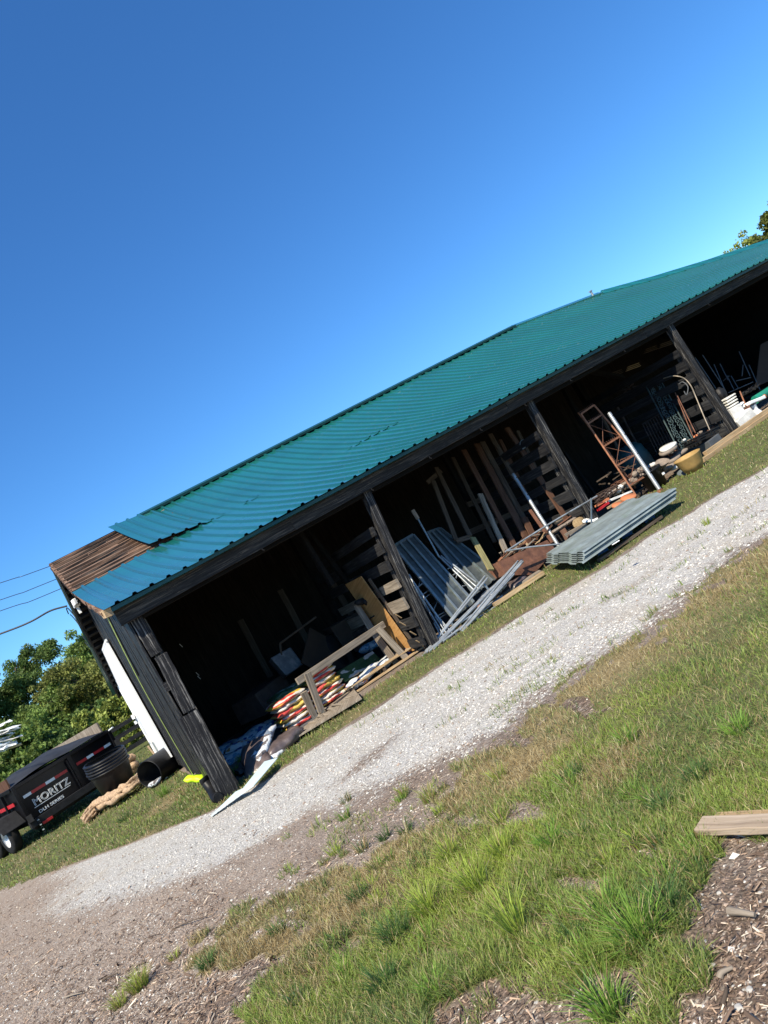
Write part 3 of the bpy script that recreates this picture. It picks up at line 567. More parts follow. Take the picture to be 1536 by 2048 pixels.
# hip end and back slope
def BK(x, t): 
    a = RS(min(x, 13.99), 1.0); a.x = x if x < 13.99 else 13.99; bz = 1.90 + .01 * x
    return Vector((a.x + (x - a.x) * t, RY + (18.62 - RY) * t, a.z + (bz - a.z) * t))
mb = MB(); vs = []; fs = []; xs = list(np.linspace(1.0, 19.6, 30)); rows = 4
for j in range(rows + 1):
    for x in xs: p = BK(x, j / rows); vs.append(p + Vector(((.03 * j / rows) if x < 1.01 else 0, 0, .02)))
nn = len(xs)
for j in range(rows):
    for i in range(nn - 1): fs.append((j * nn + i, (j + 1) * nn + i, (j + 1) * nn + i + 1, j * nn + i + 1))
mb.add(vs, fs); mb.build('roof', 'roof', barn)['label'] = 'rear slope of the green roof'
mb = MB(); hp = [RS(x, tmax(x)) for x in np.linspace(13.99, 19.6, 12)]; be = [BK(19.6, t_) for t_ in np.linspace(0.02, 1, 12)]
vs = [p + Vector((0, 0, .01)) for p in hp] + [Vector((13.99 + (19.6 - 13.99) * k / 11, RY + 3.3 * k / 11, BK(19.6, k / 11).z)) for k in range(12)]
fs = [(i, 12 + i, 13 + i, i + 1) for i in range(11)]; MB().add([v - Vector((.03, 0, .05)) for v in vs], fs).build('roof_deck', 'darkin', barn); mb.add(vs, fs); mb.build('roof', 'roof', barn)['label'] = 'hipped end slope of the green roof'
# soffit purlins and deck under the rear gable overhang
mb = MB()
def BO(t, s): # s 0 edge, 1 wall
    p = BK(1.0, t); xe = .0688 * RY + (.0612 * 18.6 - .0688 * RY) * t; xw = XW(p.y); return Vector((xe + (xw - xe) * s, p.y, p.z))
mb.slab([BO(0, -.03) + Vector((0, 0, -.03)), BO(1, -.03) + Vector((0, 0, -.03)), BO(1, 1.6) + Vector((0, 0, -.03)), BO(0, 1.6) + Vector((0, 0, -.03))], .03, (0, .6, 1)); mb.build('soffit_deck', 'oldwood', barn)
mb = MB(); 
for i in range(22):
    t_ = (i + .4) / 22; a = BO(t_, -.02) + Vector((0, 0, -.10)); b_ = BO(t_, 1.8) + Vector((0, 0, -.10)); mb.bar(a, b_, .085, .10, (0, .6, 1), 1, .008)
mb.bar(BO(0, -.06) + Vector((0, 0, -.06)), BO(1, -.06) + Vector((0, 0, -.06)), .03, .13, (0, .6, 1), 6, .006)
mb.build('purlin', 'blackwood', barn)
# gable wall siding: narrow vertical boards
def gtop(y):
    if y <= RY: return RS(1.0, (y - 9.6) / (RY - 9.6)).z - .08
    return BK(1.0, (y - RY) / (18.62 - RY)).z - .10
mb = MB(); y = 9.78; k = 0
while y < 18.42:
    wv_ = random.uniform(.10, .24); y1 = min(y + wv_, 18.45); ym = (y + y1) / 2 - .004; dx = random.choice((-.006, 0, .006, .012)) + random.uniform(-.003, .003); bot = random.uniform(.02, .14) if y > 10.2 else .03
    mb.bar((XW(ym) + dx, ym, bot), (XW(ym) + dx + random.uniform(-.006, .006), ym, gtop(ym)), wv_ - .008, .026, (1, 0, 0), 6, .0025); y = y1; k += 1
mb.build('gable_wall', 'sidingwood', barn)
# inner lining that closes the gaps
mb = MB(); q = []; ys = np.linspace(9.85, 18.4, 20); vs = [Vector((XW(y) + .05, y, 0)) for y in ys] + [Vector((XW(y) + .05, y, gtop(y) + .05)) for y in ys]
mb.add(vs, [(i, i + 1, i + 21, i + 20) for i in range(19)]); mb.build('wall_lining', 'darkin', barn)
# white sliding door on the gable
q = [(15.75, 2.62), (18.22, 2.30)]
mb = MB(); vs_ = []
dr = MB(); DX = 1.235
ys = [15.25, 15.9, 16.6, 17.3, 18.0, 18.35]
for a, b_ in zip(ys[:-1], ys[1:]):
    dx = random.uniform(-.004, .004); zt = lambda y: 2.88 - .0 * (y - 15.2) if y < 17.2 else 2.88 - (y - 17.2) * .55
    dr.slab([(DX + dx, a + .006, .30), (DX + dx, b_ - .006, .31), (DX + dx, b_ - .006, zt(b_)), (DX + dx, a + .006, zt(a))], .03, (-1, 0, 0))
door = dr.build('door', 'white', barn)
MB().bar((DX - .02, 15.2, 2.85), (DX - .02, 17.2, 2.85), .03, .05).build('door_trim', 'white', door); MB().bar((DX - .03, 18.3, .3), (DX - .03, 18.3, 2.1), .07, .03, (1, 0, 0)).build('door_trim', 'white', door)
mb = MB(); p = PX(262, 1412, DX - .08); mb.box((DX - .08, 18.2, 1.28), (.05, .22, .10)); mb.box((DX - .08, 18.32, 1.14), (.05, .14, .07)); mb.build('door_bracket', 'white', door)
mb = MB(); mb.bar((DX - .05, 17.2, .22), (DX - .05, 17.25, .62), .05, .02, (1, 0, 0)); mb.build('door_guide', 'galvdull', door)
# front eave boards
mb = MB()
for a, b_ in ((1.0, 3.6), (3.6, 7.9), (7.9, 11.6), (11.6, 15.4), (15.4, 19.5)):
    jz = random.uniform(-.012, .012); p = EA(a) + Vector((.004, .10, -.13 + jz)); q_ = EA(b_) + Vector((-.004, .10, -.13 - jz)); mb.bar(p, q_, .045, .19 if a > 2 else .21, (0, 0, 1), 10, .004)
mb.build('eave_board', 'fascia', barn)
mb = MB(); mb.bar(EA(.96) + Vector((0, .03, -.015)), EA(19.5) + Vector((0, .03, -.015)), .10, .05, (0, 0, 1), 30, .003); mb.build('drip_edge', 'ridge', barn)
for x in (3.05, 4.95, 6.1, 7.2, 8.25, 9.4, 10.9, 12.2, 13.6):
    p = EA(x) + Vector((0, .09, -.25)); MB().tube([p + Vector((0, 0, .05)), p, p + Vector((.015, -.015, -.02))], .009, 6).build('eave_hook', 'oldwood', barn)
# header beam + rafters
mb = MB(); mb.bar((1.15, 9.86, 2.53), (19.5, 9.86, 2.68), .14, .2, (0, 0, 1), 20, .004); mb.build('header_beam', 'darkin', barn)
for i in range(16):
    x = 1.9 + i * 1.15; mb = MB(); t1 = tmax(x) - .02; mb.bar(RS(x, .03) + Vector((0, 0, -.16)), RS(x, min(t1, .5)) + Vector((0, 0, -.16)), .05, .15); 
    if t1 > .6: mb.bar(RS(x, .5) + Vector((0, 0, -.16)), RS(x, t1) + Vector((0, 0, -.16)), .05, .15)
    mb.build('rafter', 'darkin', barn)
# posts
def post(parts, name='post', mat='postwood', bev=.008):
    for a, b_, w_, d_ in parts: o = MB().bar(a, b_, w_, d_, (0, 1, 0), 10, .005).build(name, mat, barn)
    return o
V3 = Vector
pm = [(4.70, 9.85), (8.30, 9.85), (12.40, 9.8)]
post([(V3((1.27, 9.97, 0)), V3((1.26, 9.97, 2.55)), .12, .12)])
post([(V3((1.215, 9.80, 1.95)), V3((1.205, 9.80, 2.52)), .15, .05)])
a1, a0 = PY(321, 1310, 9.72), PY(379, 1421, 9.72); post([(a0, a1, .16, .05)])
b1, b0 = PY(376, 1428, 9.66), PY(452, 1578, 9.66); b0.z = 0.0; post([(b0, b1, .24, .07)])

mb = MB(); p = PY(335, 1372, 9.74); mb.box(p, (.09, .04, .12)); mb.build('post_block', 'postwood', barn)
for i, ((x0, y0), (x1, y1)) in enumerate((((742, 1010), (868, 1290)), ((1070, 830), (1200, 1062)), ((1360, 690), (1478, 876)))):
    a = PY(x0, y0, pm[i][1] - .02); b_ = PY(x1, y1, pm[i][1] - .02); b_.z = gz(b_.x) - .02; d_ = (a - b_).normalized(); a = b_ + d_ * 2.62
    post([(b_, a, .125, .13)]); post([(b_ + V3((-.07, .12, 0)), b_ + d_ * 2.0 + V3((-.07, .12, 0)), .04, .09)])
    for k in range(5): # bolts and chips
        pass
    # slatted partition behind the post
    par = None; hs = [.20, .50, .80, 1.10, 1.40, 1.68, 1.95]
    for k, h in enumerate(hs):
        mb = MB(); p = b_ + d_ * h; q_ = V3((p.x - .13 + (.02 if k % 2 else 0), p.y + .02, p.z)); e = V3((q_.x + .02, 12.7, q_.z + random.uniform(-.04, .04) + (.15 if i == 2 else 0)))
        q_.z += (e.z - q_.z) * 0; mb.bar(q_, e, .045, .14 + .02 * (k % 3), (0, 0, 1), 10, .004); mb.build('partition_board', 'greywood' if i == 0 and k in (2, 3) else 'partwood' if (i == 0 or k < 5) else 'blackwood2', barn)
    MB().bar((b_.x, 12.7, 0), (b_.x, 12.7, 3.4), .15, .15).build('post', 'darkin', barn)
# back wall, far end wall
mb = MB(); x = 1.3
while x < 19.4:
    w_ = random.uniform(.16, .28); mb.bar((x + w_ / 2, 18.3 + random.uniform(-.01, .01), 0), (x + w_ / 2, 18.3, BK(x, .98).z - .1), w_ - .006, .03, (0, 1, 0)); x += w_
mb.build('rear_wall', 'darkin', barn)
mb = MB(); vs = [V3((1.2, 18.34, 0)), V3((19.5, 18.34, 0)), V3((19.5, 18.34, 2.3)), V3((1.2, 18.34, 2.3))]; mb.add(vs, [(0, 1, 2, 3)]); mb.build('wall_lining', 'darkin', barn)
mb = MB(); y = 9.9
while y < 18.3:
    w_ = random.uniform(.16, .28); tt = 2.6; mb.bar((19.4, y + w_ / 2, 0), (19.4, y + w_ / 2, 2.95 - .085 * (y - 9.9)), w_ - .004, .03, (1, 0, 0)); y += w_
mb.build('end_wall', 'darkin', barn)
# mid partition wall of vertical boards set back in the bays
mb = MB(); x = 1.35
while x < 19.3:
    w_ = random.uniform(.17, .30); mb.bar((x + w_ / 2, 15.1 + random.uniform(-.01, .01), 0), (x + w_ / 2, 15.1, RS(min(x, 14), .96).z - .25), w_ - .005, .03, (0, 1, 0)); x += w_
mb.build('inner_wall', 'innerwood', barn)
# braces seen in bays
for (a, b_) in (((590, 1050, 10.6), (665, 1170, 10.6)), ((600, 1040, 11.5), (720, 1200, 11.5)), ((640, 1165, 12.3), (760, 1085, 12.3)), ((880, 900, 11.8), (935, 1000, 11.8)), ((1120, 765, 11.8), (1165, 850, 11.8)), ((1168, 740, 10.6), (1245, 755, 11.6))):
    mb = MB(); mb.bar(PY(*a), PY(*b_), .10, .07); mb.build('brace', 'darkin', barn)
# ------------------------------------------------------------------ things beside and inside the barn
MS = {}
def g3(x, y, h=0.0): return G(x, y, h)
def at(x, y, Y): return PY(x, y, Y)
def single(mb, name, mat, label, cat, group=None, bevel=0.0): return mb.build(name, mat, None, bevel, label=label, cat=cat, group=group)
def lerp(a, b, t): return Vector(a) * (1 - t) + Vector(b) * t
# --- feed bags heaped by the corner post
R_ = random.Random(3)
for i, (px, py, sx, sy, sz, rz, mt, lab) in enumerate([
    (452, 1500, .62, .38, .16, .5, 'bagblue', 'blue and white plastic feed bag slumped just behind the corner post'),
    (478, 1497, .60, .40, .17, 1.1, 'bagbw', 'blue printed white sack lying in the middle of the shaded bag heap'),
    (500, 1478, .62, .42, .17, .2, 'bagblue', 'pale blue sack on top of the shaded bag heap beside the lit mulch bag'),
    (520, 1462, .55, .40, .16, .8, 'bagblue', 'grey blue sack behind the folded mulch bags'),
    (470, 1515, .60, .36, .15, -.2, 'bagblue', 'blue and white sack lowest in the heap next to the corner post')]):
    p = g3(px, py + 25); p.y = max(p.y, 10.25); p = at(px, py, p.y + .25); p.z = max(p.z, .12)
    single(MB().bag(p, (sx, sy, sz * 1.3), rz, .12, i + 40), 'feed_bag', mt, lab, 'bag', 'plastic sacks heaped behind the corner post')
slab_ = MB(); a = [g3(486, 1555), g3(560, 1500)]; 
slab_.slab([V3((1.45, 10.35, .035)), V3((2.9, 10.4, .04)), V3((2.9, 12.4, .04)), V3((1.45, 12.4, .035))], .05, (0, 0, 1)); single(slab_, 'floor_shade', 'greypipe', 'dark grey sheet standing for shade on the barn floor under the heaped sacks', 'mat')  # dark sheet stands in for the shadow on the barn floor
# brown mulch bags, lit, folded over each other
for i, (px, py, Y, sz_, rz, ti, mt, lab) in enumerate([
    (513, 1517, 10.05, (.66, .40, .17), 1.15, -.55, 'bagbrn', 'brown mulch bag slumped against the stack beside the shaded sacks'),
    (520, 1492, 10.18, (.70, .36, .12), .75, -.32, 'bagwm', 'white sided mulch bag draped over the brown mulch bag'),
    (565, 1487, 10.10, (.62, .38, .20), .15, -.1, 'bagbrn', 'brown mulch bag with a fold lying against the worn plywood sheet'),
    (547, 1517, 9.98, (.40, .26, .15), .2, .1, 'bagwm', 'small crumpled silver white bag between the mulch bags')]):
    single(MB().bag(at(px, py, Y), sz_, rz, ti, i + 70), 'mulch_bag', mt, lab, 'bag', 'mulch bags lying in the sun beside the drive')
# pale sheet strip
mb = MB(); c_ = [g3(423, 1633, .012), g3(470, 1598, .03), g3(500, 1580, .05), g3(548, 1530, .06)]; wd = [.03, .11, .14, .10]; vs = []
for i, p in enumerate(c_):
    d_ = (c_[min(i + 1, 3)] - c_[max(i - 1, 0)]).normalized(); s_ = Vector((-d_.y, d_.x, 0)) * wd[i]; p.z = max(.02, p.z) + .02 * i; vs += [p - s_, p + s_ + V3((0, 0, .03 * (i % 2)))]
fs = [(2 * i, 2 * i + 2, 2 * i + 3, 2 * i + 1) for i in range(3)]; n_ = len(vs); vs += [v - V3((0, 0, .006)) for v in vs]; fs += [(2 * i + n_ + 1, 2 * i + 3 + n_, 2 * i + 2 + n_, 2 * i + n_) for i in range(3)]; fs += [(2 * i + n_, 2 * i + 2 + n_, 2 * i + 2, 2 * i) for i in range(3)]
single(mb.add(vs, fs), 'trim_strip', 'paleplastic', 'long pale bluish white strip lying along the edge of the gravel by the corner post', 'strip')
# corrugated drain pipe + neon object + strap
mb = MB(); P_ = arc([at(410, 1562, 10.0), at(424, 1580, 9.9), at(434, 1598, 9.72), at(446, 1612, 9.6)], 10); P_ = [V3((p.x, p.y, max(p.z, .07))) for p in P_]; P_[0].z += .05
rr = [.062 + (.006 if i % 2 else -.003) for i in range(len(P_))]; single(mb.tube(P_, rr, 14), 'drain_pipe', 'black', 'short black corrugated drain pipe curving out at the foot of the corner post', 'pipe')
mb = MB(); p = at(390, 1557, 11.4); mb.bag(p, (.30, .16, .09), -.6, .45, 5); single(mb, 'float', 'neon', 'bright neon yellow green float in the grass below the strap', 'float')
mb = MB(); s0 = RS(.93, .0) + V3((-.02, .0, .0)); s1 = p + V3((0, 0, .05)); mid = lerp(s0, s1, .5) + V3((-.03, 0, -.05)); pts = arc([s0, lerp(s0, mid, .5) + V3((-.01, 0, 0)), mid, s1], 6)
for a, b_ in zip(pts[:-1], pts[1:]): mb.bar(a, b_, .030, .004, (1, 0, .3))
single(mb, 'strap', 'greenstrap', 'thin yellow green strap running down the gable from the roof corner', 'strap')
# --- striped stacks of printed bags
def stack(cx, cy, w_, d_, n_, rz, lab, seed, z0):
    rr = random.Random(seed); cols = ['bagwht', 'bagred', 'bagwht', 'bagyel', 'bagwht', 'bagred', 'bagyel', 'bagwht']; cols = cols[seed % 3:] + cols[:seed % 3]
    for k in range(n_):
        dx, dy = rr.uniform(-.025, .025), rr.uniform(-.02, .02)
        single(MB().bag((cx + dx, cy + dy, z0 + .04 + k * .074), (w_, d_, .10), rz + rr.uniform(-.05, .05), rr.uniform(-.02, .02), seed * 10 + k), 'pellet_bag', cols[k % 8],
               f"{ {'bagred': 'red', 'bagyel': 'yellow', 'bagwht': 'cream'}[cols[k % 8]] } printed bag, {['lowest', 'second', 'third', 'fourth', 'fifth', 'sixth', 'topmost'][min(k, 6)] if k < n_ - 1 else 'topmost'} of the stack {lab}", 'bag', 'printed bags stacked on worn plywood')
p = at(590, 1421, 10.62); stack(p.x, 10.75, .56, .5, 6, .05, 'nearer the corner post', 2, .09)
p = at(661, 1382, 10.62); stack(p.x + .02, 10.95, .52, .5, 7, .05, 'between the sawhorse legs', 5, .09)
mb = MB(); mb.bag((2.72, 11.0, .56), (.62, .5, .10), .1, .05, 91); single(mb, 'feed_bag', 'baggreen', 'dark green bag lying across the printed stack nearer the corner', 'bag')
# worn plywood, pallets
mb = MB(); q = [g3(590, 1480, .035), g3(640, 1468, .03), g3(722, 1402, .04), g3(722, 1378, .05)]; A_ = V3((2.05, 10.35, .045)); 
mb.slab([g3(585, 1482, .05), g3(724, 1398, .06), V3((3.75, 11.5, .06)), V3((2.1, 11.6, .05))], .02, (0, 0, 1)); single(mb, 'plywood_sheet', 'greywood', 'weathered delaminated plywood sheet lying under the printed bag stacks', 'plywood')
mb = MB()
for k in range(14): t_ = k / 14; a = lerp(g3(640, 1440, .07), g3(722, 1385, .07), t_); mb.bar(a, a + V3((random.uniform(-.1, .1), random.uniform(.2, .5), random.uniform(0, .03))), .05, .006, n=1, jit=.006)
single(mb, 'bark_debris', 'greywood', 'peeling strips of rotten veneer on the plywood sheet', 'debris')
pal = T('pallet', 'weathered timber pallet under the sawhorse beside the leaning plywood', 'pallet', (4.0, 10.9, 0)); a0, a1 = g3(700, 1388, .04), g3(838, 1297, .05)
for k, (o_, zz) in enumerate(((0, .10), (.13, .10), (.30, .10), (.48, .10), (.68, .10))): mb = MB(); mb.bar(a0 + V3((0, o_, zz - .02)), a1 + V3((random.uniform(-.03, .05), o_ * .9, zz - .02)), .09, .02, n=6, jit=.004); mb.build('deck_board', 'newwood' if k < 2 else 'greywood', pal)
for k in range(3): t_ = (.05, .5, .95)[k]; a = lerp(a0, a1, t_); mb = MB(); mb.bar(a + V3((0, -.03, .015)), a + V3((0, .7, .015)), .05, .08); mb.build('stringer', 'oldwood', pal)
mb = MB(); mb.bar(a0 + V3((-.05, -.04, -.02)), a1 + V3((.1, -.04, -.01)), .10, .02, n=6, jit=.006); mb.build('bottom_board', 'newwood', pal)
for i, (px, py, sx, rz, mt, lab) in enumerate([(735, 1348, .60, .55, 'bagbw', 'white bag with blue and orange print lying on the pallet'), (770, 1325, .48, .6, 'bagbw', 'narrow blue and white bag folded on the pallet between the sawhorse legs'), (708, 1368, .26, .8, 'bagbw', 'crumpled blue bag end poking out at the pallet edge'), (817, 1302, .14, .2, 'bluedk', 'small dark blue wrapper at the foot of the leaning plywood')]):
    p = at(px, py, 10.75 if i < 3 else 10.5); single(MB().bag(p, (sx, .24 if i < 3 else .1, .13), rz, -.1, 120 + i), 'empty_bag', mt, lab, 'bag', 'bags on the pallet')
# sawhorse
sh = T('sawhorse', 'weathered grey timber sawhorse standing over the pallet', 'sawhorse', (3.8, 10.4, 0))
hA, hB = at(594, 1364, 10.25), at(768, 1248, 10.55); mb = MB(); mb.bar(hA, hB, .045, .10, (0, 0, 1), 6, .003); mb.build('beam', 'greywood', sh, .004)
for (x0, y0, Y0, x1, y1, Y1) in ((614, 1346, 10.2, 643, 1423, 10.3), (607, 1384, 10.45, 630, 1436, 10.55), (756, 1256, 10.45, 814, 1318, 10.35), (754, 1275, 10.65, 792, 1326, 10.6)):
    mb = MB(); mb.bar(at(x0, y0, Y0), at(x1, y1, Y1), .10, .04, (0, 1, .2), 4, .003); mb.build('leg', 'greywood', sh, .004)
mb = MB(); mb.bar(at(700, 1350, 10.4), at(703, 1352, 10.5), .05, .05); 
# plywood sheet leaning, plank, glove
mb = MB(); q = [PX(829, 1300, 4.50), PX(723, 1152, 4.52), PX(692, 1168, 4.50)]; dd = q[2] - q[1]; q0b = q[0] + dd; mb.slab([q[0], q[1], q[2], q0b], .018); single(mb, 'plywood_sheet', 'ply', 'orange brown plywood sheet leaning upright against the slatted partition', 'plywood')
mb = MB(); mb.bar(PX(834, 1298, 4.56), PX(738, 1158, 4.56), .03, .06, (0, 1, 0), 4, .002); single(mb, 'thin_board', 'oldwood', 'thin dark board edge standing between plywood and slatted partition', 'board')
mb = MB(); mb.bar(at(778, 1312, 10.9), at(712, 1210, 11.1), .10, .03, (0, 1, 0), 6, .003); single(mb, 'leaning_plank', 'greywood', 'pale plank leaning inside the bay behind the sawhorse', 'plank')
mb = MB(); p = at(724, 1203, 11.0); mb.bag(p, (.24, .14, .10), .2, .3, 33).bag(p + V3((.05, -.03, -.05)), (.16, .09, .08), 1.0, .5, 34); single(mb, 'work_glove', 'blackmatte', 'dark work gloves draped over the top of the pale plank', 'gloves')
mb = MB(); mb.bar(PX(748, 1232, 4.47), PX(741, 1236, 4.46), .03, .02, (0, 0, 1)); single(mb, 'paint_mark', 'blackmatte', 'short black mark bracket on the orange plywood sheet', 'bracket')
# dark objects within the first bay
mb = MB(); Yc = 12.2; mb.slab([at(620, 1255, Yc), at(700, 1300, Yc + .3), at(640, 1345, Yc - .2), at(603, 1325, Yc - .3)], .02); single(mb, 'cardboard_sheet', 'card', 'bent brown cardboard sheet in the shade behind the sawhorse', 'cardboard')
mb = MB(); mb.slab([at(700, 1300, Yc + .3), at(714, 1330, Yc + .2), at(665, 1352, Yc), at(640, 1345, Yc - .2)], .02); single(mb, 'cardboard_flap', 'card', 'flap of brown cardboard sheet lying lower behind the sawhorse', 'cardboard')
mb = MB(); mb.slab([at(541, 1316, 11.9), at(581, 1294, 12.1), at(607, 1328, 12.1), at(573, 1352, 11.9)], .5, (.1, .9, -.1)); single(mb, 'storage_bin', 'grey', 'grey bin with flaking white paint in the shaded bay', 'bin', bevel=.02)
mb = MB(); mb.tube([at(560, 1287, 12.0), at(632, 1234, 12.2)], .018, 8); mb.tube([at(560, 1287, 12.0), at(563, 1310, 12.0)], .018, 8); single(mb, 'metal_bar', 'oldwood', 'thin brown bar resting above the grey bin', 'bar')
mb = MB(); mb.lathe([(.0, .0), (.3, 0), (.33, .1), (.33, .7), (.3, .85), (.0, .86)], (4.0, 12.6, 0)); single(mb, 'drum', 'black', 'black drum standing in the dark behind the sawhorse', 'drum')
mb = MB(); mb.bag(at(742, 1292, 11.8), (.4, .3, .14), .3, .1, 55); single(mb, 'feed_bag', 'bagblue', 'pale sack half hidden in the shade behind the sawhorse leg', 'bag')
mb = MB(); mb.slab([at(672, 1345, 10.95), at(745, 1302, 11.1), at(760, 1318, 10.9), at(690, 1362, 10.8)], .03); single(mb, 'tarp_sheet', 'baggreen', 'dark green tarp sheet spread in the shade behind the pallet', 'tarp')
for i, (px, py) in enumerate(((359, 1288), (392, 1345), (395, 1352), (352, 1362))):
    mb = MB(); p = at(px, py, 13); mb.bar(p, p + V3((.02, 0, -.07)), .012, .01); single(mb, 'daylight_gap', 'whitedirty', ['pale bar painted as daylight high on the dark rear boards', 'small pale bar painted as daylight in the first bay', 'lower pale bar painted as daylight in the first bay', 'faint pale bar painted as daylight beside the inner post'][i], 'daylight bar', 'pale daylight bars inside the first bay')  # pale bars stand in for daylight between the dark boards
# more stored clutter deep in the first bay
for i, (px, py, Y, sx, sy, sz, mt, nm, ct, lab) in enumerate([
    (690, 1262, 12.6, .55, .45, .40, 'card', 'cardboard_box', 'box', 'brown box stacked high in the shade behind the cardboard sheet'),
    (668, 1290, 12.7, .6, .45, .35, 'grey', 'storage_bin', 'bin', 'dull grey tote beneath the brown box in the shade'),
    (735, 1270, 12.4, .5, .5, .35, 'ironbrown', 'crate', 'crate', 'dark brown crate behind the leaning pale plank'),
    (525, 1400, 12.4, .8, .6, .35, 'ironbrown', 'crate', 'crate', 'dark crate on the floor behind the shaded sacks'),
    (560, 1375, 12.8, .7, .6, .45, 'blackmatte', 'crate', 'crate', 'black crate behind the green bag on the printed stack')]):
    p = at(px, py, Y); single(MB().box(p, (sx, sy, sz), .2 * i, .02), nm, mt, lab, ct, None, .01)
for i, (a, b_) in enumerate((((655, 1150, 13.5), (745, 1300, 13.2)), ((560, 1180, 14.2), (640, 1330, 14.0)), ((480, 1240, 14.5), (560, 1390, 14.3)))):
    single(MB().bar(at(*a), at(*b_), .12, .04, (0, 1, 0), 4, .004), 'leaning_plank', 'oldwood', ['faint brown board standing deep in the first bay behind the crate', 'faint board deep in the first bay above the cardboard', 'faint board deep in the first bay near the corner side'][i], 'plank', 'boards deep in the first bay')
# --- second bay: galvanised panels
PR = []
for k in range(5): u = k / 5; PR += [(u, 0), (u + .05, 0), (u + .07, .035), (u + .11, .035), (u + .13, 0)]
PR.append((1, 0)); PRr = [(0, .02), (.04, .02), (.05, 0), (.24, 0), (.26, .03), (.32, .03), (.34, 0), (.60, 0), (.62, .03), (.68, .03), (.70, 0), (.95, 0), (.96, .02), (1, .02)]
def leanpanel(pix, Ys, mat, label, prof, frame=True, n_=1):
    q = [at(x, y, Y) for (x, y), Y in zip(pix, Ys)]; t = T('corrugated_panel', label, 'metal panel', (q[0] + q[1]) / 2, 'galvanised panels leaning in the second bay')
    mb = MB().corr(q, prof); mb.build('sheet', 'galvdark', t)
    nn_ = (q[1] - q[0]).cross(q[3] - q[0]).normalized()
    for u_ in (.29, .65): MB().bar(lerp(q[0], q[1], u_) + nn_ * .03, lerp(q[3], q[2], u_) + nn_ * .03, .035, .012, nn_).build('sheet_rib', mat, t)
    for a, b_ in ((0, 3), (1, 2), (3, 2)): mb = MB(); mb.bar(q[a] + nn_ * .005, q[b_] + nn_ * .005, .045, .03, nn_); mb.build('frame_rail', mat, t)
    return t
leanpanel([(908, 1238), (948, 1206), (826, 1070), (787, 1093)], (9.95, 10.05, 10.95, 10.85), 'galvdull', 'ribbed galvanised panel leaning beside the slatted partition post', PRr)
leanpanel([(950, 1190), (1003, 1150), (880, 1057), (855, 1066)], (10.2, 10.3, 11.3, 11.2), 'galvdull', 'ribbed galvanised panel leaning beyond the thin standing pole', PRr)
# tube scaffolding between panels
tf = T('tubular_frame', 'white tubular ladder frame leaning between the post and the galvanised panel', 'tube frame', at(850, 1290, 9.95))
def tubes(parent, L, r, mat, name='tube', Ydef=9.9):
    for a, b_ in L:
        A = at(*a) if len(a) == 3 else at(a[0], a[1], Ydef); B = at(*b_) if len(b_) == 3 else at(b_[0], b_[1], Ydef); MB().tube([A, B], r, 8).build(name, mat, parent)
tubes(tf, [((820, 1155, 10.3), (895, 1262, 9.9)), ((818, 1150, 10.45), (880, 1262, 10.0)), ((828, 1172, 10.2), (856, 1222, 10.2))], .018, 'galv', 'rail', 9.9)
tubes(tf, [((829, 1180, 10.2), (846, 1166, 10.4)), ((838, 1195, 10.2), (858, 1180, 10.4)), ((845, 1200, 10.2), (862, 1186, 10.4)), ((870, 1235, 10.0), (892, 1222, 10.2)), ((873, 1240, 10), (895, 1226, 10.2)), ((866, 1222, 10.1), (878, 1196, 10.4)), ((834, 1188, 10.3), (840, 1162, 10.5))], .009, 'galv', 'rung')
tf2 = T('tubular_frame', 'white tubular ladder frame leaning between the two galvanised panels', 'tube frame', at(950, 1180, 10.1))
tubes(tf2, [((875, 1110, 10.7), (948, 1180, 10.2)), ((882, 1112, 10.7), (958, 1178, 10.2)), ((905, 1128, 10.5), (962, 1172, 10.3))], .016, 'galv', 'rail')
tubes(tf2, [((895, 1138, 10.5), (915, 1128, 10.6)), ((906, 1150, 10.4), (920, 1142, 10.5)), ((912, 1156, 10.4), (918, 1138, 10.5)), ((925, 1172, 10.3), (945, 1170, 10.4))], .009, 'galv', 'rung')
# bundles of loose conduit crossing in front
tb = [((847, 1316, 9.82), (970, 1152, 9.95)), ((852, 1317, 9.80), (975, 1156, 9.93)), ((858, 1314, 9.76), (1000, 1160, 9.9)), ((851, 1303, 9.9), (962, 1172, 10.0)), ((868, 1303, 9.7), (1024, 1136, 9.85)), ((862, 1309, 9.7), (1022, 1144, 9.85)), ((930, 1274, 9.66), (1044, 1120, 9.8)), ((938, 1276, 9.62), (1046, 1123, 9.78)), ((925, 1270, 9.7), (1036, 1122, 9.85)), ((933, 1278, 9.6), (1028, 1148, 9.75)), ((905, 1255, 9.75), (1000, 1195, 9.8)), ((870, 1290, 9.74), (990, 1214, 9.7)), ((886, 1283, 9.7), (1005, 1192, 9.75)),
      ((862, 1228, 10.0), (896, 1285, 9.75)), ((870, 1232, 10.0), (902, 1280, 9.72)), ((879, 1236, 10.0), (909, 1272, 9.74)), ((868, 1246, 9.95), (890, 1290, 9.75))]
where = ['lowest at the post foot', 'second up from the post foot', 'on top of the bundle by the post', 'behind the bundle by the post', 'crossing toward the brown bags', 'just under the one crossing toward the bags', 'upper of the lone bundle on the grass', 'outermost on the grass verge', 'inner of the bundle on the grass', 'steepest on the grass verge', 'short one behind the crossing', 'lying low along the grass', 'lying low under the crossing', 'short upright by the post', 'second short upright by the post', 'third short upright near the panel foot', 'short upright nearest the grass by the post']
for i, (a, b_) in enumerate(tb):
    A, B = at(*a), at(*b_); A.z = max(A.z, .035 + .01 * (i % 3)); single(MB().tube([A, B], .017 if i < 13 else .010, 10), 'steel_tube', 'galv', 'galvanised steel tube, ' + where[i], 'steel tube', 'loose galvanised tubes crossing before the leaning panels')
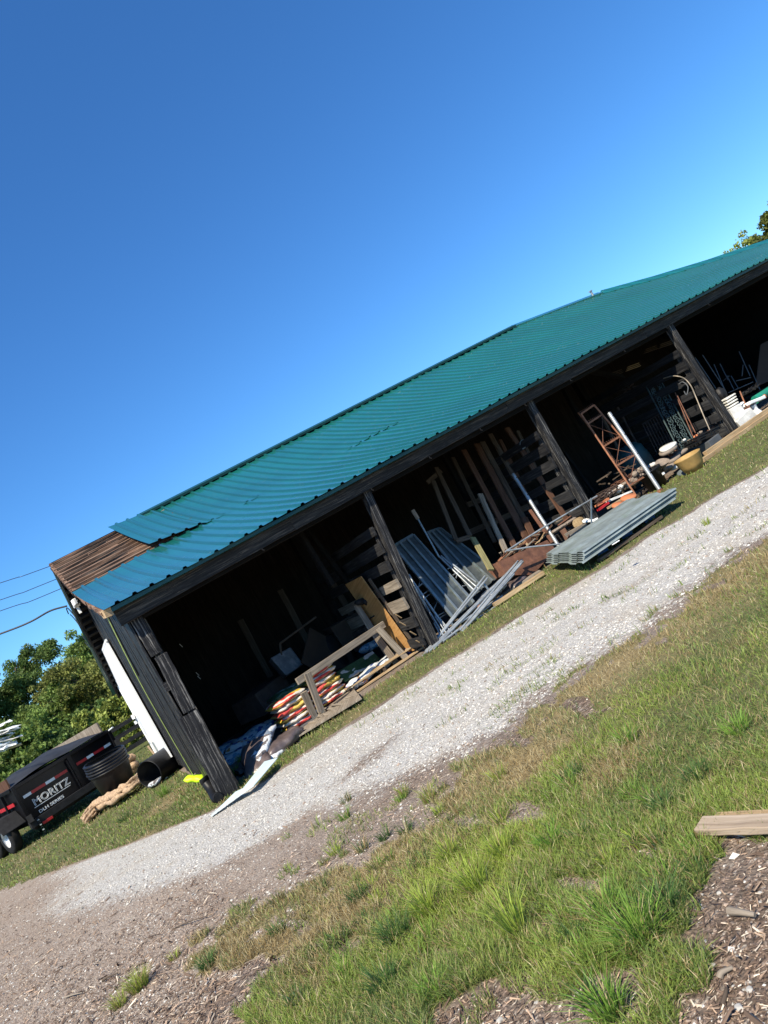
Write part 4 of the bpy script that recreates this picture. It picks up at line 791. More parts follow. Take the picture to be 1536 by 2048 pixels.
for (a, b_, l_) in (((901, 1240, 9.9), (918, 1280, 9.6), 'flat steel strap standing across the tubes near the post'), ((966, 1165, 9.95), (990, 1196, 9.85), 'flat steel strap across the tubes near the brown bags')):
    single(MB().bar(at(*a), at(*b_), .035, .006, (0, 1, 0), 3, .002), 'steel_strap', 'galvdull', l_, 'strap')
# standing thin pole
mb = MB(); mb.tube([at(825, 1020, 10.7), at(836, 1038, 10.7)], .035, 8); pl_ = T('pole', 'thin grey pole with thicker end standing between the galvanised panels', 'pole', at(876, 1112, 10.6)); mb.build('sleeve', 'greywood', pl_); MB().tube([at(836, 1038, 10.7), at(878, 1114, 10.55)], .016, 8).build('rod', 'galvdull', pl_)
# timber door frame
df = T('door_frame', 'grey brown wooden door frame leaning in the second bay', 'door frame', at(930, 1075, 10.9))
for n_, a, b_ in (('stile', (866, 962, 11.5), (912, 1080, 10.9)), ('stile', (872, 935, 11.6), (940, 1072, 10.9)), ('top_rail', (855, 965, 11.5), (882, 942, 11.6)), ('bottom_rail', (912, 1082, 10.9), (940, 1074, 10.9))): MB().bar(at(*a), at(*b_), .08, .03, (0, 1, 0), 4, .003).build(n_, 'oldwood', df)
single(MB().bar(at(945, 1075, 10.6), at(982, 1140, 10.1), .10, .03, (0, 1, 0), 4, .004), 'leaning_plank', 'yellowwood', 'short lichen yellow board lit by sun below the door frame', 'plank', 'planks leaning in the second bay')
for (x0, y0, Y0, x1, y1, Y1, w_, mt, lab) in [
    (927, 900, 11.3, 1032, 1098, 10.55, .10, 'brownwood', 'brown plank leaning just beyond the door frame'),
    (953, 888, 11.3, 1060, 1090, 10.5, .12, 'brownwood', 'wide brown plank leaning in the middle of the second bay'),
    (964, 884, 11.4, 1052, 1046, 10.8, .11, 'oldwood', 'dark plank standing close behind the wide brown plank'),
    (980, 868, 11.2, 1032, 960, 10.9, .09, 'oldwood', 'grey brown plank in shade behind the silver post'),
    (1014, 856, 10.85, 1142, 1052, 10.15, .10, 'brownwood', 'long red brown board leaning next to the slatted partition'),
    (960, 988, 10.9, 1014, 1108, 10.45, .09, 'greywood', 'short grey plank leaning before the brown ones'),
    (1048, 1035, 10.6, 1072, 1085, 10.4, .12, 'brownwood', 'short brown board end behind the rusty box')]:
    single(MB().bar(at(x0, y0, Y0), at(x1, y1, Y1), w_, .035, (0, 1, 0), 8, .004), 'leaning_plank', mt, lab, 'plank', 'planks leaning in the second bay')
sp = T('perforated_post', 'silver perforated steel post leaning in the second bay beside the rusty box', 'steel post', at(1119, 1093, 10.1)); A, B = at(1026, 948, 10.6), at(1120, 1096, 10.05); MB().tube([A, B], .032, 12).build('tube', 'galv', sp)
for t_ in (.06, .3, .55, .8): p = lerp(A, B, t_) + V3((0, -.03, 0)); MB().lathe([(.0, 0), (.012, 0), (.012, .006), (0, .006)], p, (0, -1, .3), 8).build('bolt', 'ironblack', sp)
single(MB().bar(at(1060, 1020, 10.4), at(1105, 1085, 10.15), .05, .03, (0, 1, 0)), 'angle_iron', 'rust', 'rusty angle iron standing behind the silver post', 'angle iron')
# wall bracket of wrought iron
wb_ = T('wrought_iron_bracket', 'grey scrolled iron bracket fixed beside the slatted partition', 'iron bracket', at(1085, 872, 10.2)); MB().tube([at(1045, 898, 10.3), at(1087, 872, 10.2)], .010, 6).build('arm', 'galvdull', wb_)
MB().tube(arc([at(1040, 890, 10.3), at(1042, 882, 10.3), at(1055, 877, 10.3), at(1072, 878, 10.25), at(1080, 873, 10.25), at(1078, 867, 10.25), at(1073, 869, 10.25)], 6), .006, 6).build('scroll', 'galvdull', wb_)
# rust trough
tr = T('rusty_trough', 'rust brown sheet metal trough filled with scrap wood', 'trough', at(1050, 1140, 10.1)); q = [at(997, 1124, 10.0), at(1012, 1150, 9.95), at(1066, 1150, 9.95), at(1112, 1098, 10.0), at(1094, 1080, 10.05)]
q2 = [p + V3((.02, .45, .0)) for p in q]; mb = MB(); n_ = 5; mb.add(q + q2, [(0, 1, 2, 3, 4), (9, 8, 7, 6, 5), (0, 5, 6, 1), (1, 6, 7, 2), (2, 7, 8, 3)]); mb.build('body', 'rust', tr)
for k in range(16): t_ = random.random(); a = lerp(q[0], q[4], t_) + V3((0, random.uniform(.02, .4), .01)); MB().bar(a, a + V3((random.uniform(.15, .4), random.uniform(-.15, .2), random.uniform(.02, .10))), .02, .012, n=2, jit=.005).build('scrap_stick', random.choice(['greywood', 'rustorange', 'brownwood', 'newwood']), tr)
# white bent rods
single(MB().tube(arc([at(1010, 1104, 9.75), at(1022, 1096, 9.74), at(1100, 1047, 9.7), at(1194, 992, 9.65)], 4), .014, 8), 'steel_rod', 'galv', 'long pale steel rod spanning above the trough to the wire heap', 'rod')
single(MB().tube([at(1012, 1102, 9.7), at(1060, 1094, 9.6), at(1140, 1086, 9.4)], .014, 8), 'steel_rod', 'galv', 'pale steel rod reaching from the trough to the deck sheets', 'rod')
single(MB().bar(at(1182, 997, 9.65), at(1183, 1058, 9.3), .025, .012, (0, 1, 0)), 'steel_flat', 'galvdull', 'short flat grey bar standing on the corrugated deck sheets', 'bar')
# skid board with bag of brown mulch
single(MB().bar(g3(988, 1210, .06), g3(1086, 1146, .07), .10, .05, n=6, jit=.004), 'skid_board', 'newwood', 'pale board on the grass edge below the brown plastic bag', 'board')
single(MB().bar(g3(1000, 1192, .04), g3(1080, 1142, .05), .12, .03, n=4, jit=.004), 'skid_board', 'greywood', 'grey board behind the pale board under the brown plastic bag', 'board')
single(MB().bag(at(1035, 1166, 10.1), (.62, .36, .20), .35, -.05, 61), 'mulch_bag', 'bagbrn', 'shiny purple brown plastic bag on boards beside the trough', 'bag')
single(MB().bag(at(985, 1185, 10.0), (.66, .34, .14), .45, .0, 62), 'mulch_bag', 'bagwm', 'torn white plastic bag under the crossing tubes', 'bag')
single(MB().bag(at(972, 1205, 9.95), (.34, .26, .12), .2, .0, 63), 'torn_bag', 'rustorange', 'orange brown torn sacking beneath the tubes', 'sacking')
# --- stacked deck sheets on blue blocks
st = [None]; NA, NB, FA, FB = g3(1166, 1128, .14), g3(1352, 998, .14), g3(1088, 1128, .14), None
D_ = NB - NA; Wv = (FA - NA) * .92; PRD = []
for k in range(2): u = k / 2; PRD += [(u, .026), (u + .16, .026), (u + .20, .0), (u + .34, 0), (u + .38, .026)]
PRD.append((1, .026))
for k in range(6):
    off = V3((random.uniform(-.02, .02) + .015 * k, random.uniform(-.012, .012), .022 * k)); a = NA + off; q = [a, a + Wv, a + Wv + D_, a + D_]; ds = MB().corr([q[1], q[0], q[3], q[2]], PRD)
    z3 = V3((0, 0, .026)); fl = V3((-.005, -.02, .004)); ds.add([q[0] + z3, q[3] + z3, q[3] + fl, q[0] + fl], [(0, 1, 2, 3)])
    o = single(ds, 'deck_sheet', 'galvdeck', f"corrugated galvanised deck sheet, {['bottom', 'second from bottom', 'third from bottom', 'fourth from bottom', 'fifth from bottom', 'topmost'][k]} of the stack on blue blocks", 'metal sheet', 'corrugated deck sheets stacked on blocks')
    sm_ = o.modifiers.new('thick', 'SOLIDIFY'); sm_.thickness = .004
for i, (px, py) in enumerate(((1316, 1036), (1272, 1068), (1222, 1100))):
    p = g3(px, py); single(MB().bar(p + V3((-.05, .10, .04)), p + V3((.12, .30, .04)), .16, .08, (0, 0, 1)), 'support_block', 'blue', ['blue block under the far end of the deck sheets', 'blue block under the middle of the deck sheets', 'blue block under the near end of the deck sheets'][i], 'block', 'blue blocks under the deck sheets', .008)
single(MB().bar(NA + V3((.3, .06, -.09)), NA + D_ + V3((-.35, .06, -.09)), .08, .035, n=6, jit=.003), 'skid_board', 'oldwood', 'brown runner board between the deck sheets and the blue blocks', 'board')
single(MB().bar(g3(1235, 1083, .37), g3(1228, 1087, .36), .06, .01), 'paper_tag', 'white', 'small white curled tag on the edge of the deck sheets', 'tag')
# log with white slab
single(MB().tube([at(1155, 1047, 9.95), at(1180, 1034, 10.2)], .09, 12), 'log', 'log', 'short cut log beside the white slab', 'log')
single(MB().slab([at(1162, 1046, 9.9), at(1197, 1042, 9.7), at(1192, 1030, 9.95), at(1160, 1036, 10.15)], .03), 'white_slab', 'white', 'white slab tilted against the short log', 'slab')
single(MB().bar(at(1130, 1073, 9.95), at(1175, 1048, 9.9), .10, .08, n=3, jit=.006), 'timber_block', 'greywood', 'grey timber block on the ground before the red brown board', 'timber')
single(MB().bar(at(1125, 1060, 10.0), at(1140, 1085, 9.9), .10, .06, n=3, jit=.006), 'timber_block', 'brownwood', 'brown timber offcut by the foot of the silver post', 'timber')
for i in range(5): p = at(1110 + i * 8, 1062 - i * 5, 10.1); single(MB().bag(p, (.2, .14, .06), random.random() * 3, .1, 200 + i), 'field_stone', 'stone', ['flat stone beside the silver post foot', 'second flat stone from the silver post', 'middle flat stone by the brown board', 'flat stone just before the brown board foot', 'flat stone touching the grey timber'][i], 'stone', 'flat stones near the brown board foot')
# scrap wire heap + red flashing + planks + pots
hp_ = MB(); rw = random.Random(9)
def squiggle(c, s, n_=9, flat=.5):
    return arc([c + V3((rw.uniform(-s, s), rw.uniform(-s, s) * .6, abs(rw.uniform(0, s)) * flat)) for _ in range(n_)], 5)
for k in range(10): hp_.tube(squiggle(at(1196, 1002, 9.95) + V3((rw.uniform(-.2, .25), 0, -.05)), .28), .007, 5)
single(hp_, 'wire_tangle', 'ironbrown', 'tangle of rusty fencing wire at the foot of the third post', 'wire')
hp_ = MB()
for k in range(12): hp_.tube(squiggle(at(1255, 960, 10.4) + V3((rw.uniform(-.4, .4), rw.uniform(-.1, .3), -.08)), .30), .006, 5)
single(hp_, 'wire_tangle', 'rust', 'brown wire heap inside the third bay behind the lattice tower', 'wire')
hp_ = MB()
for k in range(30): p = at(1235 + rw.uniform(-25, 60), 975 - rw.uniform(-10, 35), 10.3 + rw.uniform(-.1, .3)); p.z = max(.05, p.z); hp_.bar(p, p + V3((rw.uniform(-.3, .3), rw.uniform(-.2, .2), rw.uniform(-.02, .06))), .03, .02, n=2, jit=.006)
single(hp_, 'brushwood', 'oldwood', 'heap of broken brown sticks inside the third bay', 'sticks')
for i in range(14):
    px, py = 1222 + i * 6.2 + rw.uniform(-4, 4), 990 - i * 4.5 + rw.uniform(-6, 6); p = at(px, py, 10.2); p.z = max(.06, p.z)
    single(MB().bag(p, (rw.uniform(.12, .26), rw.uniform(.1, .18), rw.uniform(.07, .13)), rw.random() * 3, .1, 300 + i), 'rubble_stone', rw.choice(['stone', 'stone', 'concrete']), 'brown grey stone among the rubble behind the lattice tower foot', 'stone', 'rubble stones behind the lattice tower')
for i, (a, b_, w_, mt, nm, lab) in enumerate([((1192, 1012, 9.75), (1216, 998, 9.75), .07, 'terra', 'clay_edging', 'red orange edging strip nearer the third post'), ((1196, 1020, 9.7), (1216, 1006, 9.7), .06, 'red', 'clay_edging', 'dark red edging strip below the orange one'), ((1214, 1003, 9.8), (1262, 983, 9.7), .08, 'whitedirty', 'white_board', 'dirty white board lying above the orange pots'), ((1216, 1016, 9.65), (1248, 996, 9.6), .07, 'newwood', 'white_board', 'pale board end beside the red edging strips')]):
    single(MB().bar(at(*a), at(*b_), w_, .035, n=3, jit=.004), nm, mt, lab, 'strip')
for i, (px, py, r_) in enumerate(((1258, 998, .13), (1237, 1013, .10))):
    p = at(px, py, 9.5); single(MB().lathe([(0, .0), (r_, 0), (r_ * 1.05, .03), (r_, .05), (0, .05)], p, (0, -.35, 1), 20), 'terracotta_dish', 'terra', ['larger orange terracotta dish by the deck sheets', 'smaller orange terracotta dish by the deck sheets'][i], 'dish')
# lattice tower section
lt = T('lattice_tower', 'rusty steel lattice tower section leaning upright in the third bay', 'lattice frame', at(1268, 985, 9.95))
LA, LB = at(1162, 828, 10.3), at(1270, 988, 9.9); RA, RB = at(1188, 810, 10.3), at(1316, 960, 9.95); TK = V3((.10, .35, .05)); CA = (LA + RA) / 2 + TK; CB = (LB + RB) / 2 + TK
for a, b_ in ((LA, LB), (RA, RB), (CA, CB)): MB().tube([a, b_], .017, 8).build('leg', 'rustorange', lt)
for k, t_ in enumerate((.0, .13, .42, .66, .9)):
    a, b_ = lerp(LA, LB, t_), lerp(RA, RB, t_); MB().bar(a, b_, .03, .012, (0, 1, 0)).build('rail', 'rustorange', lt)
    sp_ = MB(); c3 = lerp(CA, CB, t_)
    for j in range(9): u = (j + .5) / 9; p = lerp(a, b_, u); sp_.tube([p, p + V3((0, 0, .05))], .004, 4)
    sp_.build('spike_row', 'rust', lt); MB().tube([a, c3], .007, 5).build('brace', 'rust', lt); MB().tube([b_, c3], .007, 5).build('brace', 'rust', lt)
for t0, t1 in ((.13, .42), (.42, .66), (.66, .9)):
    MB().tube([lerp(LA, LB, t0), lerp(RA, RB, t1)], .006, 5).build('brace', 'rust', lt); MB().tube([lerp(RA, RB, t0), lerp(LA, LB, t1)], .006, 5).build('brace', 'rust', lt)
sp = T('perforated_post', 'silver perforated steel post leaning before the rusty lattice tower', 'steel post', at(1319, 977, 9.6)); A, B = at(1218, 826, 10.0), at(1319, 979, 9.55); MB().tube([A, B], .036, 12).build('tube', 'galv', sp)
for t_ in (.05, .3, .55, .8): p = lerp(A, B, t_) + V3((0, -.034, 0)); MB().lathe([(.0, 0), (.012, 0), (.012, .006), (0, .006)], p, (0, -1, .3), 8).build('bolt', 'ironblack', sp)
p = at(1320, 982, 9.55); MB().box(p + V3((0, 0, 0)), (.09, .07, .06), .3, .004).build('foot', 'rustorange', sp)
# teal barrel
p = at(1282, 930, 11.2); p.z = .1; single(MB().lathe([(0, 0), (.30, 0), (.34, .12), (.34, .55), (.30, .82), (.2, .92), (0, .94)], V3((p.x, 11.3, .05)), (-.12, -.1, 1), 28), 'barrel', 'teal', 'dull teal plastic barrel in the shade behind the silver post', 'barrel')
# iron railing standing in the dark
rl = T('iron_railing', 'dark iron railing with many thin bars standing in the third bay', 'railing', at(1330, 900, 10.9))
for k in range(9): MB().tube([at(1285 + k * 5.0, 848 - k * 3, 10.9), at(1313 + k * 5.2, 905 - k * 3.2, 10.8)], .008, 5).build('bar', 'ironbrown', rl)
MB().bar(at(1284, 849, 10.9), at(1328, 822, 10.9), .02, .02).build('top_rail', 'ironblack', rl)
# ornate cast iron panel
oi = T('ornate_iron_panel', 'green grey cast iron panel with scrolled openwork leaning near the fourth post', 'iron panel', at(1365, 895, 10.1))
QA, QB, QC, QD = at(1358, 900, 10.05), at(1389, 884, 10.05), at(1316, 752, 10.95), at(1290, 768, 10.95)
for a, b_ in ((QA, QD), (QB, QC), (QA, QB), (QD, QC)): MB().bar(a, b_, .03, .02, (0, 1, .3)).build('frame_bar', 'iron', oi)
sc_ = MB(); ux = (QB - QA); uy = (QD - QA)
for k in range(20):
    for s_ in (-1, 1):
        c_ = QA + uy * ((k + .5 + .3 * s_) / 20) + ux * (.5 + .21 * s_); pts = []
        for j in range(15): q_ = j / 14 * 2.6 * pi; r_ = (.085 - .0052 * j) ; pts.append(c_ + ux.normalized() * (cos(q_ * s_ + k) * r_) + uy.normalized() * (sin(q_ * s_ + k) * r_))
        sc_.tube(pts, .009, 5)
sc_.build('scrollwork', 'iron', oi)
# bent conduit hoops
single(MB().tube(arc([at(1318, 760, 10.6), at(1340, 753, 10.2), at(1355, 752.5, 10.0), at(1370, 758, 9.95), at(1382, 772, 9.9), at(1391, 792, 9.9), at(1405, 826, 9.85), at(1424, 870, 9.8)], 6), .012, 8), 'bent_conduit', 'copper', 'tan conduit bent in a hoop before the fourth slatted partition', 'conduit')
single(MB().tube(arc([at(1358, 768, 10.1), at(1366, 764, 10.0), at(1376, 774, 9.95), at(1373, 790, 9.95), at(1368, 782, 9.95)], 6), .010, 8), 'hook', 'greypipe', 'grey hook hanging on the fourth slatted partition', 'hook')
for i, (a, b_) in enumerate((((1350, 785, 10.4), (1386, 873, 9.95)), ((1354, 790, 10.3), (1391, 866, 9.9)))): single(MB().tube([at(*a), at(*b_)], .010, 6), 'iron_bar', 'rust', ['thin rusty bar standing beside the ornate iron panel', 'second thin rusty bar nearer the slatted partition'][i], 'bar')
# pots, urn, bucket, slabs
bk = T('bucket', 'large black plastic tub with a white handle tag beside the deck sheets', 'tub', g3(1320, 985)); c_ = g3(1318, 975); c_.z = .08
MB().lathe([(0, 0), (.17, 0), (.22, .33), (.235, .34), (.235, .37), (.20, .37), (.16, .03), (0, .03)], c_, (-.05, 0, 1), 28).build('tub', 'black', bk); MB().box(c_ + V3((.04, -.225, .2)), (.05, .02, .04)).build('tag', 'white', bk)
c_ = at(1326, 930, 9.95); ur = MB(); prof = [(.0, -.12), (.06, -.12), (.035, -.07), (.05, -.03), (.10, .03), (.13, .07), (.12, .07), (.08, .03), (0, .01)]; ur.lathe(prof, c_, (-.2, -.5, 1), 24, .06); single(ur, 'fluted_urn', 'stone', 'small brown fluted stone urn standing behind the black tub', 'urn')
c_ = g3(1392, 942); c_.z = .1; mb = MB().lathe([(0, 0), (.15, 0), (.20, .12), (.235, .27), (.245, .29), (.225, .29), (.18, .12), (0, .05)], c_, (-.04, -.02, 1), 30); single(mb, 'ceramic_pot', 'yellowpot', 'wide ochre yellow ceramic pot beside the black trays', 'pot')
for i, (px, py, r_, mt, lab) in enumerate([(1337, 897, .17, 'whitedirty', 'pale round slab on top of the pile behind the urn'), (1337, 904, .18, 'stone', 'brown round slab under the pale one behind the urn'), (1362, 907, .15, 'stone', 'rough bark textured round slab beside the ochre pot'), (1347, 921, .15, 'stone', 'reddish round slab between urn and ochre pot'), (1352, 934, .15, 'concrete', 'grey slab low beside the ochre pot'), (1338, 936, .13, 'stone', 'flat stone touching the black tub')]):
    p = at(px, py, 10.1); single(MB().lathe([(0, 0), (r_ * .9, 0), (r_, .02), (r_ * .97, .055), (0, .06)], p, (-.1, -.15, 1), 18, .06), 'stepping_stone', mt, lab, 'stone slab', 'round slabs piled by the urn')
p = g3(1380, 944); single(MB().lathe([(0, 0), (.20, 0), (.21, .01), (.19, .018), (0, .018)], p + V3((0, 0, .04)), (-.1, -.25, 1), 20), 'flat_lid', 'galvdull', 'flat grey oval lid lying in the grass before the ochre pot', 'lid')
tr_ = T('plant_tray', 'black plastic trays stacked on a dark box by the fourth post', 'tray stack', at(1400, 885, 9.9))
for k in range(3): a, b_ = at(1378, 892 - k * 5, 9.9), at(1426, 868 - k * 5, 9.9); MB().bar(a, b_, .3, .025, (0, 0, 1)).build('tray', 'black', tr_, .004)
a = at(1412, 900, 9.85); MB().bar(a, a + V3((.36, 0, .02)), .3, .26, (0, 0, 1)).build('box', 'greypipe', tr_, .01)
# timbers edging
for i, (a, b_, z_, lab) in enumerate(((g3(1404, 922, .05), g3(1640, 775, .05), .05, 'lower long timber edging the grass from the fourth post'), (g3(1412, 910, .09), g3(1640, 765, .10), .12, 'upper long timber stacked along the edging'))):
    b2 = V3((17, a.y - .1, gz(17) + z_)); single(MB().bar(V3((a.x, a.y, gz(a.x) + z_)), b2, .09, .075, n=14, jit=.003), 'edging_timber', 'newwood', lab, 'timber', 'edging timbers', .004)
# extra stored lumber and scrap in the second and third bays
for i, (x0, y0, Y0, x1, y1, Y1, w_, mt) in enumerate([
    (905, 915, 11.9, 990, 1085, 11.3, .08, 'oldwood'), (1000, 880, 11.6, 1075, 1040, 11.0, .08, 'brownwood'), (1035, 862, 11.3, 1098, 990, 10.8, .06, 'oldwood'), (935, 1010, 12.0, 1060, 960, 12.2, .10, 'oldwood'),
    (940, 1065, 11.8, 1075, 1005, 12.0, .11, 'oldwood'), (1130, 905, 11.6, 1205, 1010, 11.0, .06, 'darkin'), (1205, 835, 11.8, 1270, 965, 11.2, .06, 'oldwood'), (1235, 815, 12.0, 1300, 940, 11.4, .05, 'ironbrown')]):
    single(MB().bar(at(x0, y0, Y0), at(x1, y1, Y1), w_, .035, (0, 1, 0), 6, .004), 'stored_board', mt, ['thin board deep behind the wooden door frame', 'reddish board deep between the wide brown planks', 'slim board deep behind the red brown board', 'rail crossing high behind the brown planks', 'lower rail crossing behind the brown planks', 'dark board just beyond the third post', 'old board standing behind the lattice tower', 'thin brown rod standing beside the teal barrel'][i], 'board', 'boards stored deep in the bays')
for i, (px, py, Y, r_, mt) in enumerate([(1270, 780, 11.6, .16, 'ironbrown'), (1300, 700, 11.5, .10, 'oldwood'), (1265, 735, 11.6, .08, 'newwood'), (1230, 748, 11.8, .09, 'oldwood'), (1330, 690, 11.2, .07, 'oldwood')]):
    p = at(px, py, Y); hb = MB()
    if i == 0: hb.tube(squiggle(p, .3, 10), .012, 6)
    else:
        for k in range(3): hb.bar(p + V3((-.22 + .05 * k, 0, .03 * k)), p + V3((.25, .02, .035 * k - .05)), .05, .012, (0, 0, 1))
    single(hb, 'hanging_scrap' if i == 0 else 'slat_bundle', mt, ['coil of brown cable hanging in the dark of the third bay', 'pale slats tucked high under the roof by the fourth post', 'light slats tucked under the roof mid third bay', 'short slats tucked under the roof near the third post', 'slats tucked highest above the fourth slatted partition'][i], 'scrap')
for k in range(26):
    px = 1010 + k * 6.5 + rw.uniform(-6, 6); p = at(px, 1110 - (px - 1010) * .62 + rw.uniform(-8, 10), 10.25 + rw.uniform(-.1, .25)); p.z = max(p.z, .05)
    single(MB().bar(p, p + V3((rw.uniform(-.35, .35), rw.uniform(-.12, .12), rw.uniform(-.02, .10))), rw.uniform(.015, .05), .015, n=2, jit=.004), 'scrap_stick', rw.choice(['greywood', 'brownwood', 'newwood', 'rust', 'oldwood']), 'broken stick in the litter at the foot of the leaning boards', 'stick', 'broken sticks at the foot of the leaning boards')
for k in range(20):
    px = 1340 + k * 9 + rw.uniform(-5, 5); p = at(px, 905 - (px - 1340) * .60 + rw.uniform(-8, 6), 10.15 + rw.uniform(-.1, .3)); p.z = max(p.z, .14)
    single(MB().bag(p, (rw.uniform(.06, .2), rw.uniform(.05, .12), rw.uniform(.04, .1)), rw.random() * 3, .2, 700 + k, 8), 'litter_lump', rw.choice(['stone', 'terra', 'concrete', 'rust', 'whitedirty', 'ironblack']), 'small lump of broken pottery or stone along the timber edging', 'debris', 'broken lumps along the timber edging')
# --- fourth bay: white concrete pieces etc.
def block(px, py, Y, size, rz, mat, name, lab, cat='concrete block', grp='white concrete pieces in the fourth bay', ti=0):
    p = at(px, py, Y); single(MB().bar(p - V3((cos(rz) * size[0] / 2, sin(rz) * size[0] / 2, ti)), p + V3((cos(rz) * size[0] / 2, sin(rz) * size[0] / 2, ti)), size[1], size[2], n=2, jit=.004), name, mat, lab, cat, grp, .012)
block(1487, 842, 9.85, (.42, .28, .26), -.3, 'concrete', 'concrete_block', 'large white concrete block right behind the timber edging', ti=.05)
block(1469, 826, 10.0, (.28, .24, .24), -.3, 'concrete', 'concrete_block', 'smaller white concrete block touching the fourth post')
for k in range(4): block(1462 - k * 2, 812 - k * 5.5, 10.05, (.26, .2, .035), -.25, 'whitedirty', 'concrete_slab', ['pale slab lowest on the concrete block', 'pale slab second on the concrete block', 'pale slab third on the concrete block', 'pale slab topmost on the concrete block'][k])
bn = T('garden_bench', 'small white concrete garden bench beyond the concrete blocks', 'bench', at(1516, 830, 10.0)); MB().bar(at(1492, 810, 10.0), at(1523, 797, 10.0), .22, .07, n=3, jit=.004).build('seat', 'white', bn, .015)
MB().lathe([(.11, 0), (.10, .05), (.06, .15), (.07, .22), (.09, .26)], at(1519, 832, 10.0), (-.1, 0, 1), 14).build('leg', 'white', bn)
single(MB().lathe([(0, 0), (.05, 0), (.03, .05), (.07, .1), (.10, .13), (.09, .14), (0, .1)], at(1485, 820, 10.0), (-.1, -.1, 1), 16), 'birdbath', 'white', 'small white pedestal bowl between the blocks and bench', 'pedestal')
single(MB().tube([at(1480, 783, 10.2), at(1495, 820, 9.95)], .014, 8), 'rusty_pipe', 'rustorange', 'orange rusty pipe standing before the white bench', 'pipe')
hp_ = MB()
for k in range(6): hp_.tube(squiggle(at(1497, 822, 9.95), .10, 7, .9), .010, 6)
single(hp_, 'rusty_chain', 'rust', 'rusty coiled chain below the white bench seat', 'chain')
mb = MB(); mb.tube([at(1510, 800, 10.4), at(1560, 768, 10.4)], .09, 14); single(mb, 'green_tank', 'greenpl', 'green plastic tank lying at the edge behind the bench', 'tank'); single(MB().lathe([(0, 0), (.045, 0), (.045, .04), (0, .04)], at(1528, 794, 10.25), (0, -1, .2), 12), 'orange_cap', 'terra', 'round orange cap on the green tank', 'cap')
single(MB().slab([at(1510, 775, 11.4), at(1600, 735, 11.4), at(1600, 650, 11.6), at(1520, 690, 11.6)], .02), 'plywood_sheet', 'card', 'brown wooden panel in the shade at the end of the fourth bay', 'panel')
ch = T('metal_chair', 'grey tubular chair frames jumbled in the dark beyond the fourth post', 'chair frame', at(1470, 800, 10.9))
for a, b_ in (((1428, 729), (1452, 786)), ((1440, 728), (1456, 760)), ((1478, 703), (1500, 752)), ((1486, 730), (1484, 752)), ((1498, 730), (1520, 780)), ((1454, 752), (1468, 780)), ((1462, 752), (1476, 776)), ((1456, 786), (1506, 764)), ((1446, 762), (1458, 752)), ((1472, 762), (1502, 755)), ((1405, 710), (1450, 780)), ((1390, 715), (1440, 790))): MB().tube([at(a[0], a[1], 11.0), at(b_[0], b_[1], 10.8)], .012, 6).build('tube', 'greypipe', ch)
single(MB().bag(at(1440, 790, 10.5), (.3, .22, .3), .3, .2, 77), 'machine_box', 'ironblack', 'dark lumpy machine part just behind the fourth post', 'machine part')
hp_ = MB()
for k in range(10): hp_.tube(squiggle(at(1500, 775, 10.6) + V3((rw.uniform(-.3, .2), 0, -.1)), .22, 7), .007, 5)
single(hp_, 'wire_tangle', 'ironblack', 'dark cable tangle above the white concrete pieces', 'wire')
# small brown leaves on slat partition ground etc. bits of paper
for i, (px, py, Y) in enumerate(((805, 1247, 10.1), (826, 1266, 10.0), (838, 1284, 9.95), (797, 1232, 10.3))): single(MB().bar(at(px - 6, py - 3, Y), at(px + 6, py + 4, Y), .035, .008), 'wood_sliver', 'newwood', ['pale sliver seen through the second slat gap', 'pale sliver in the lowest slat gap', 'pale sliver on the ground beneath the slats', 'small pale sliver in the middle slat gap'][i], 'sliver', 'pale slivers behind the slatted partition')
# --- on the gable
cam_ = T('floodlight', 'small white floodlight fixed under the gable overhang', 'floodlight', PX(156, 1206, 1.08)); p = PX(152, 1208, 1.08); MB().box(p, (.12, .22, .10), 0, .01).build('housing', 'white', cam_, .01); MB().box(p + V3((-.02, -.2, .02)), (.07, .14, .12), .2, .01).build('housing', 'white', cam_, .01); MB().box(p + V3((0, .08, -.12)), (.05, .05, .14)).build('bracket', 'white', cam_); MB().box(p + V3((-.01, -.12, 0)), (.13, .06, .06)).build('lens', 'ironblack', cam_)
lp = MB(); c_ = PX(155, 1250, 1.02); pts = [c_ + V3((-.03 * sin(q), cos(q) * .7, sin(q) * .42)) for q in np.linspace(1.0, 5.8, 16)]; lp.tube(arc(pts, 2), .012, 5); lp.tube(arc([q_ + V3((.0, .25, -.12)) for q_ in pts[3:]], 2), .010, 5); single(lp, 'cable_loop', 'wire', 'loops of slack cable hanging from the gable overhang', 'cable')
lp = MB(); lp.tube(arc([V3((XW(12.2) - .02, 12.2, 2.95)), V3((XW(12.4) - .03, 12.35, 2.6)), V3((XW(12.7) - .02, 12.8, 1.9))], 6), .012, 5); single(lp, 'wall_cable', 'wire', 'black cable clipped down the gable boards above the white door', 'cable')
e0 = PX(128, 1214, 1.06)
def line(pix, Yd, r, lab, mat, sagmid=None):
    pts = [at(x, y, Y) for (x, y, Y) in pix]; single(MB().tube(arc(pts, 8), r, 5), 'overhead_wire', mat, lab, 'wire', None)
line([(-500, 1420, 20), (-200, 1340, 17), (0, 1268, 16), (60, 1244, 15.7), (100, 1222, 15.6), (134, 1212, 15.5)], 0, .018, 'thick black service cable running to the gable corner', 'wire')
line([(-500, 1330, 45), (0, 1166, 45), (98, 1133, 45), (600, 950, 45)], 0, .022, 'highest thin power line passing behind the roof peak', 'wirethin')
line([(-500, 1370, 45), (0, 1200, 45), (108, 1160, 45), (600, 960, 45)], 0, .022, 'second thin power line below the roof peak', 'wirethin')
line([(-500, 1400, 45), (0, 1222, 45), (120, 1178, 45), (600, 970, 45)], 0, .022, 'lowest thin power line above the service cable', 'wirethin')
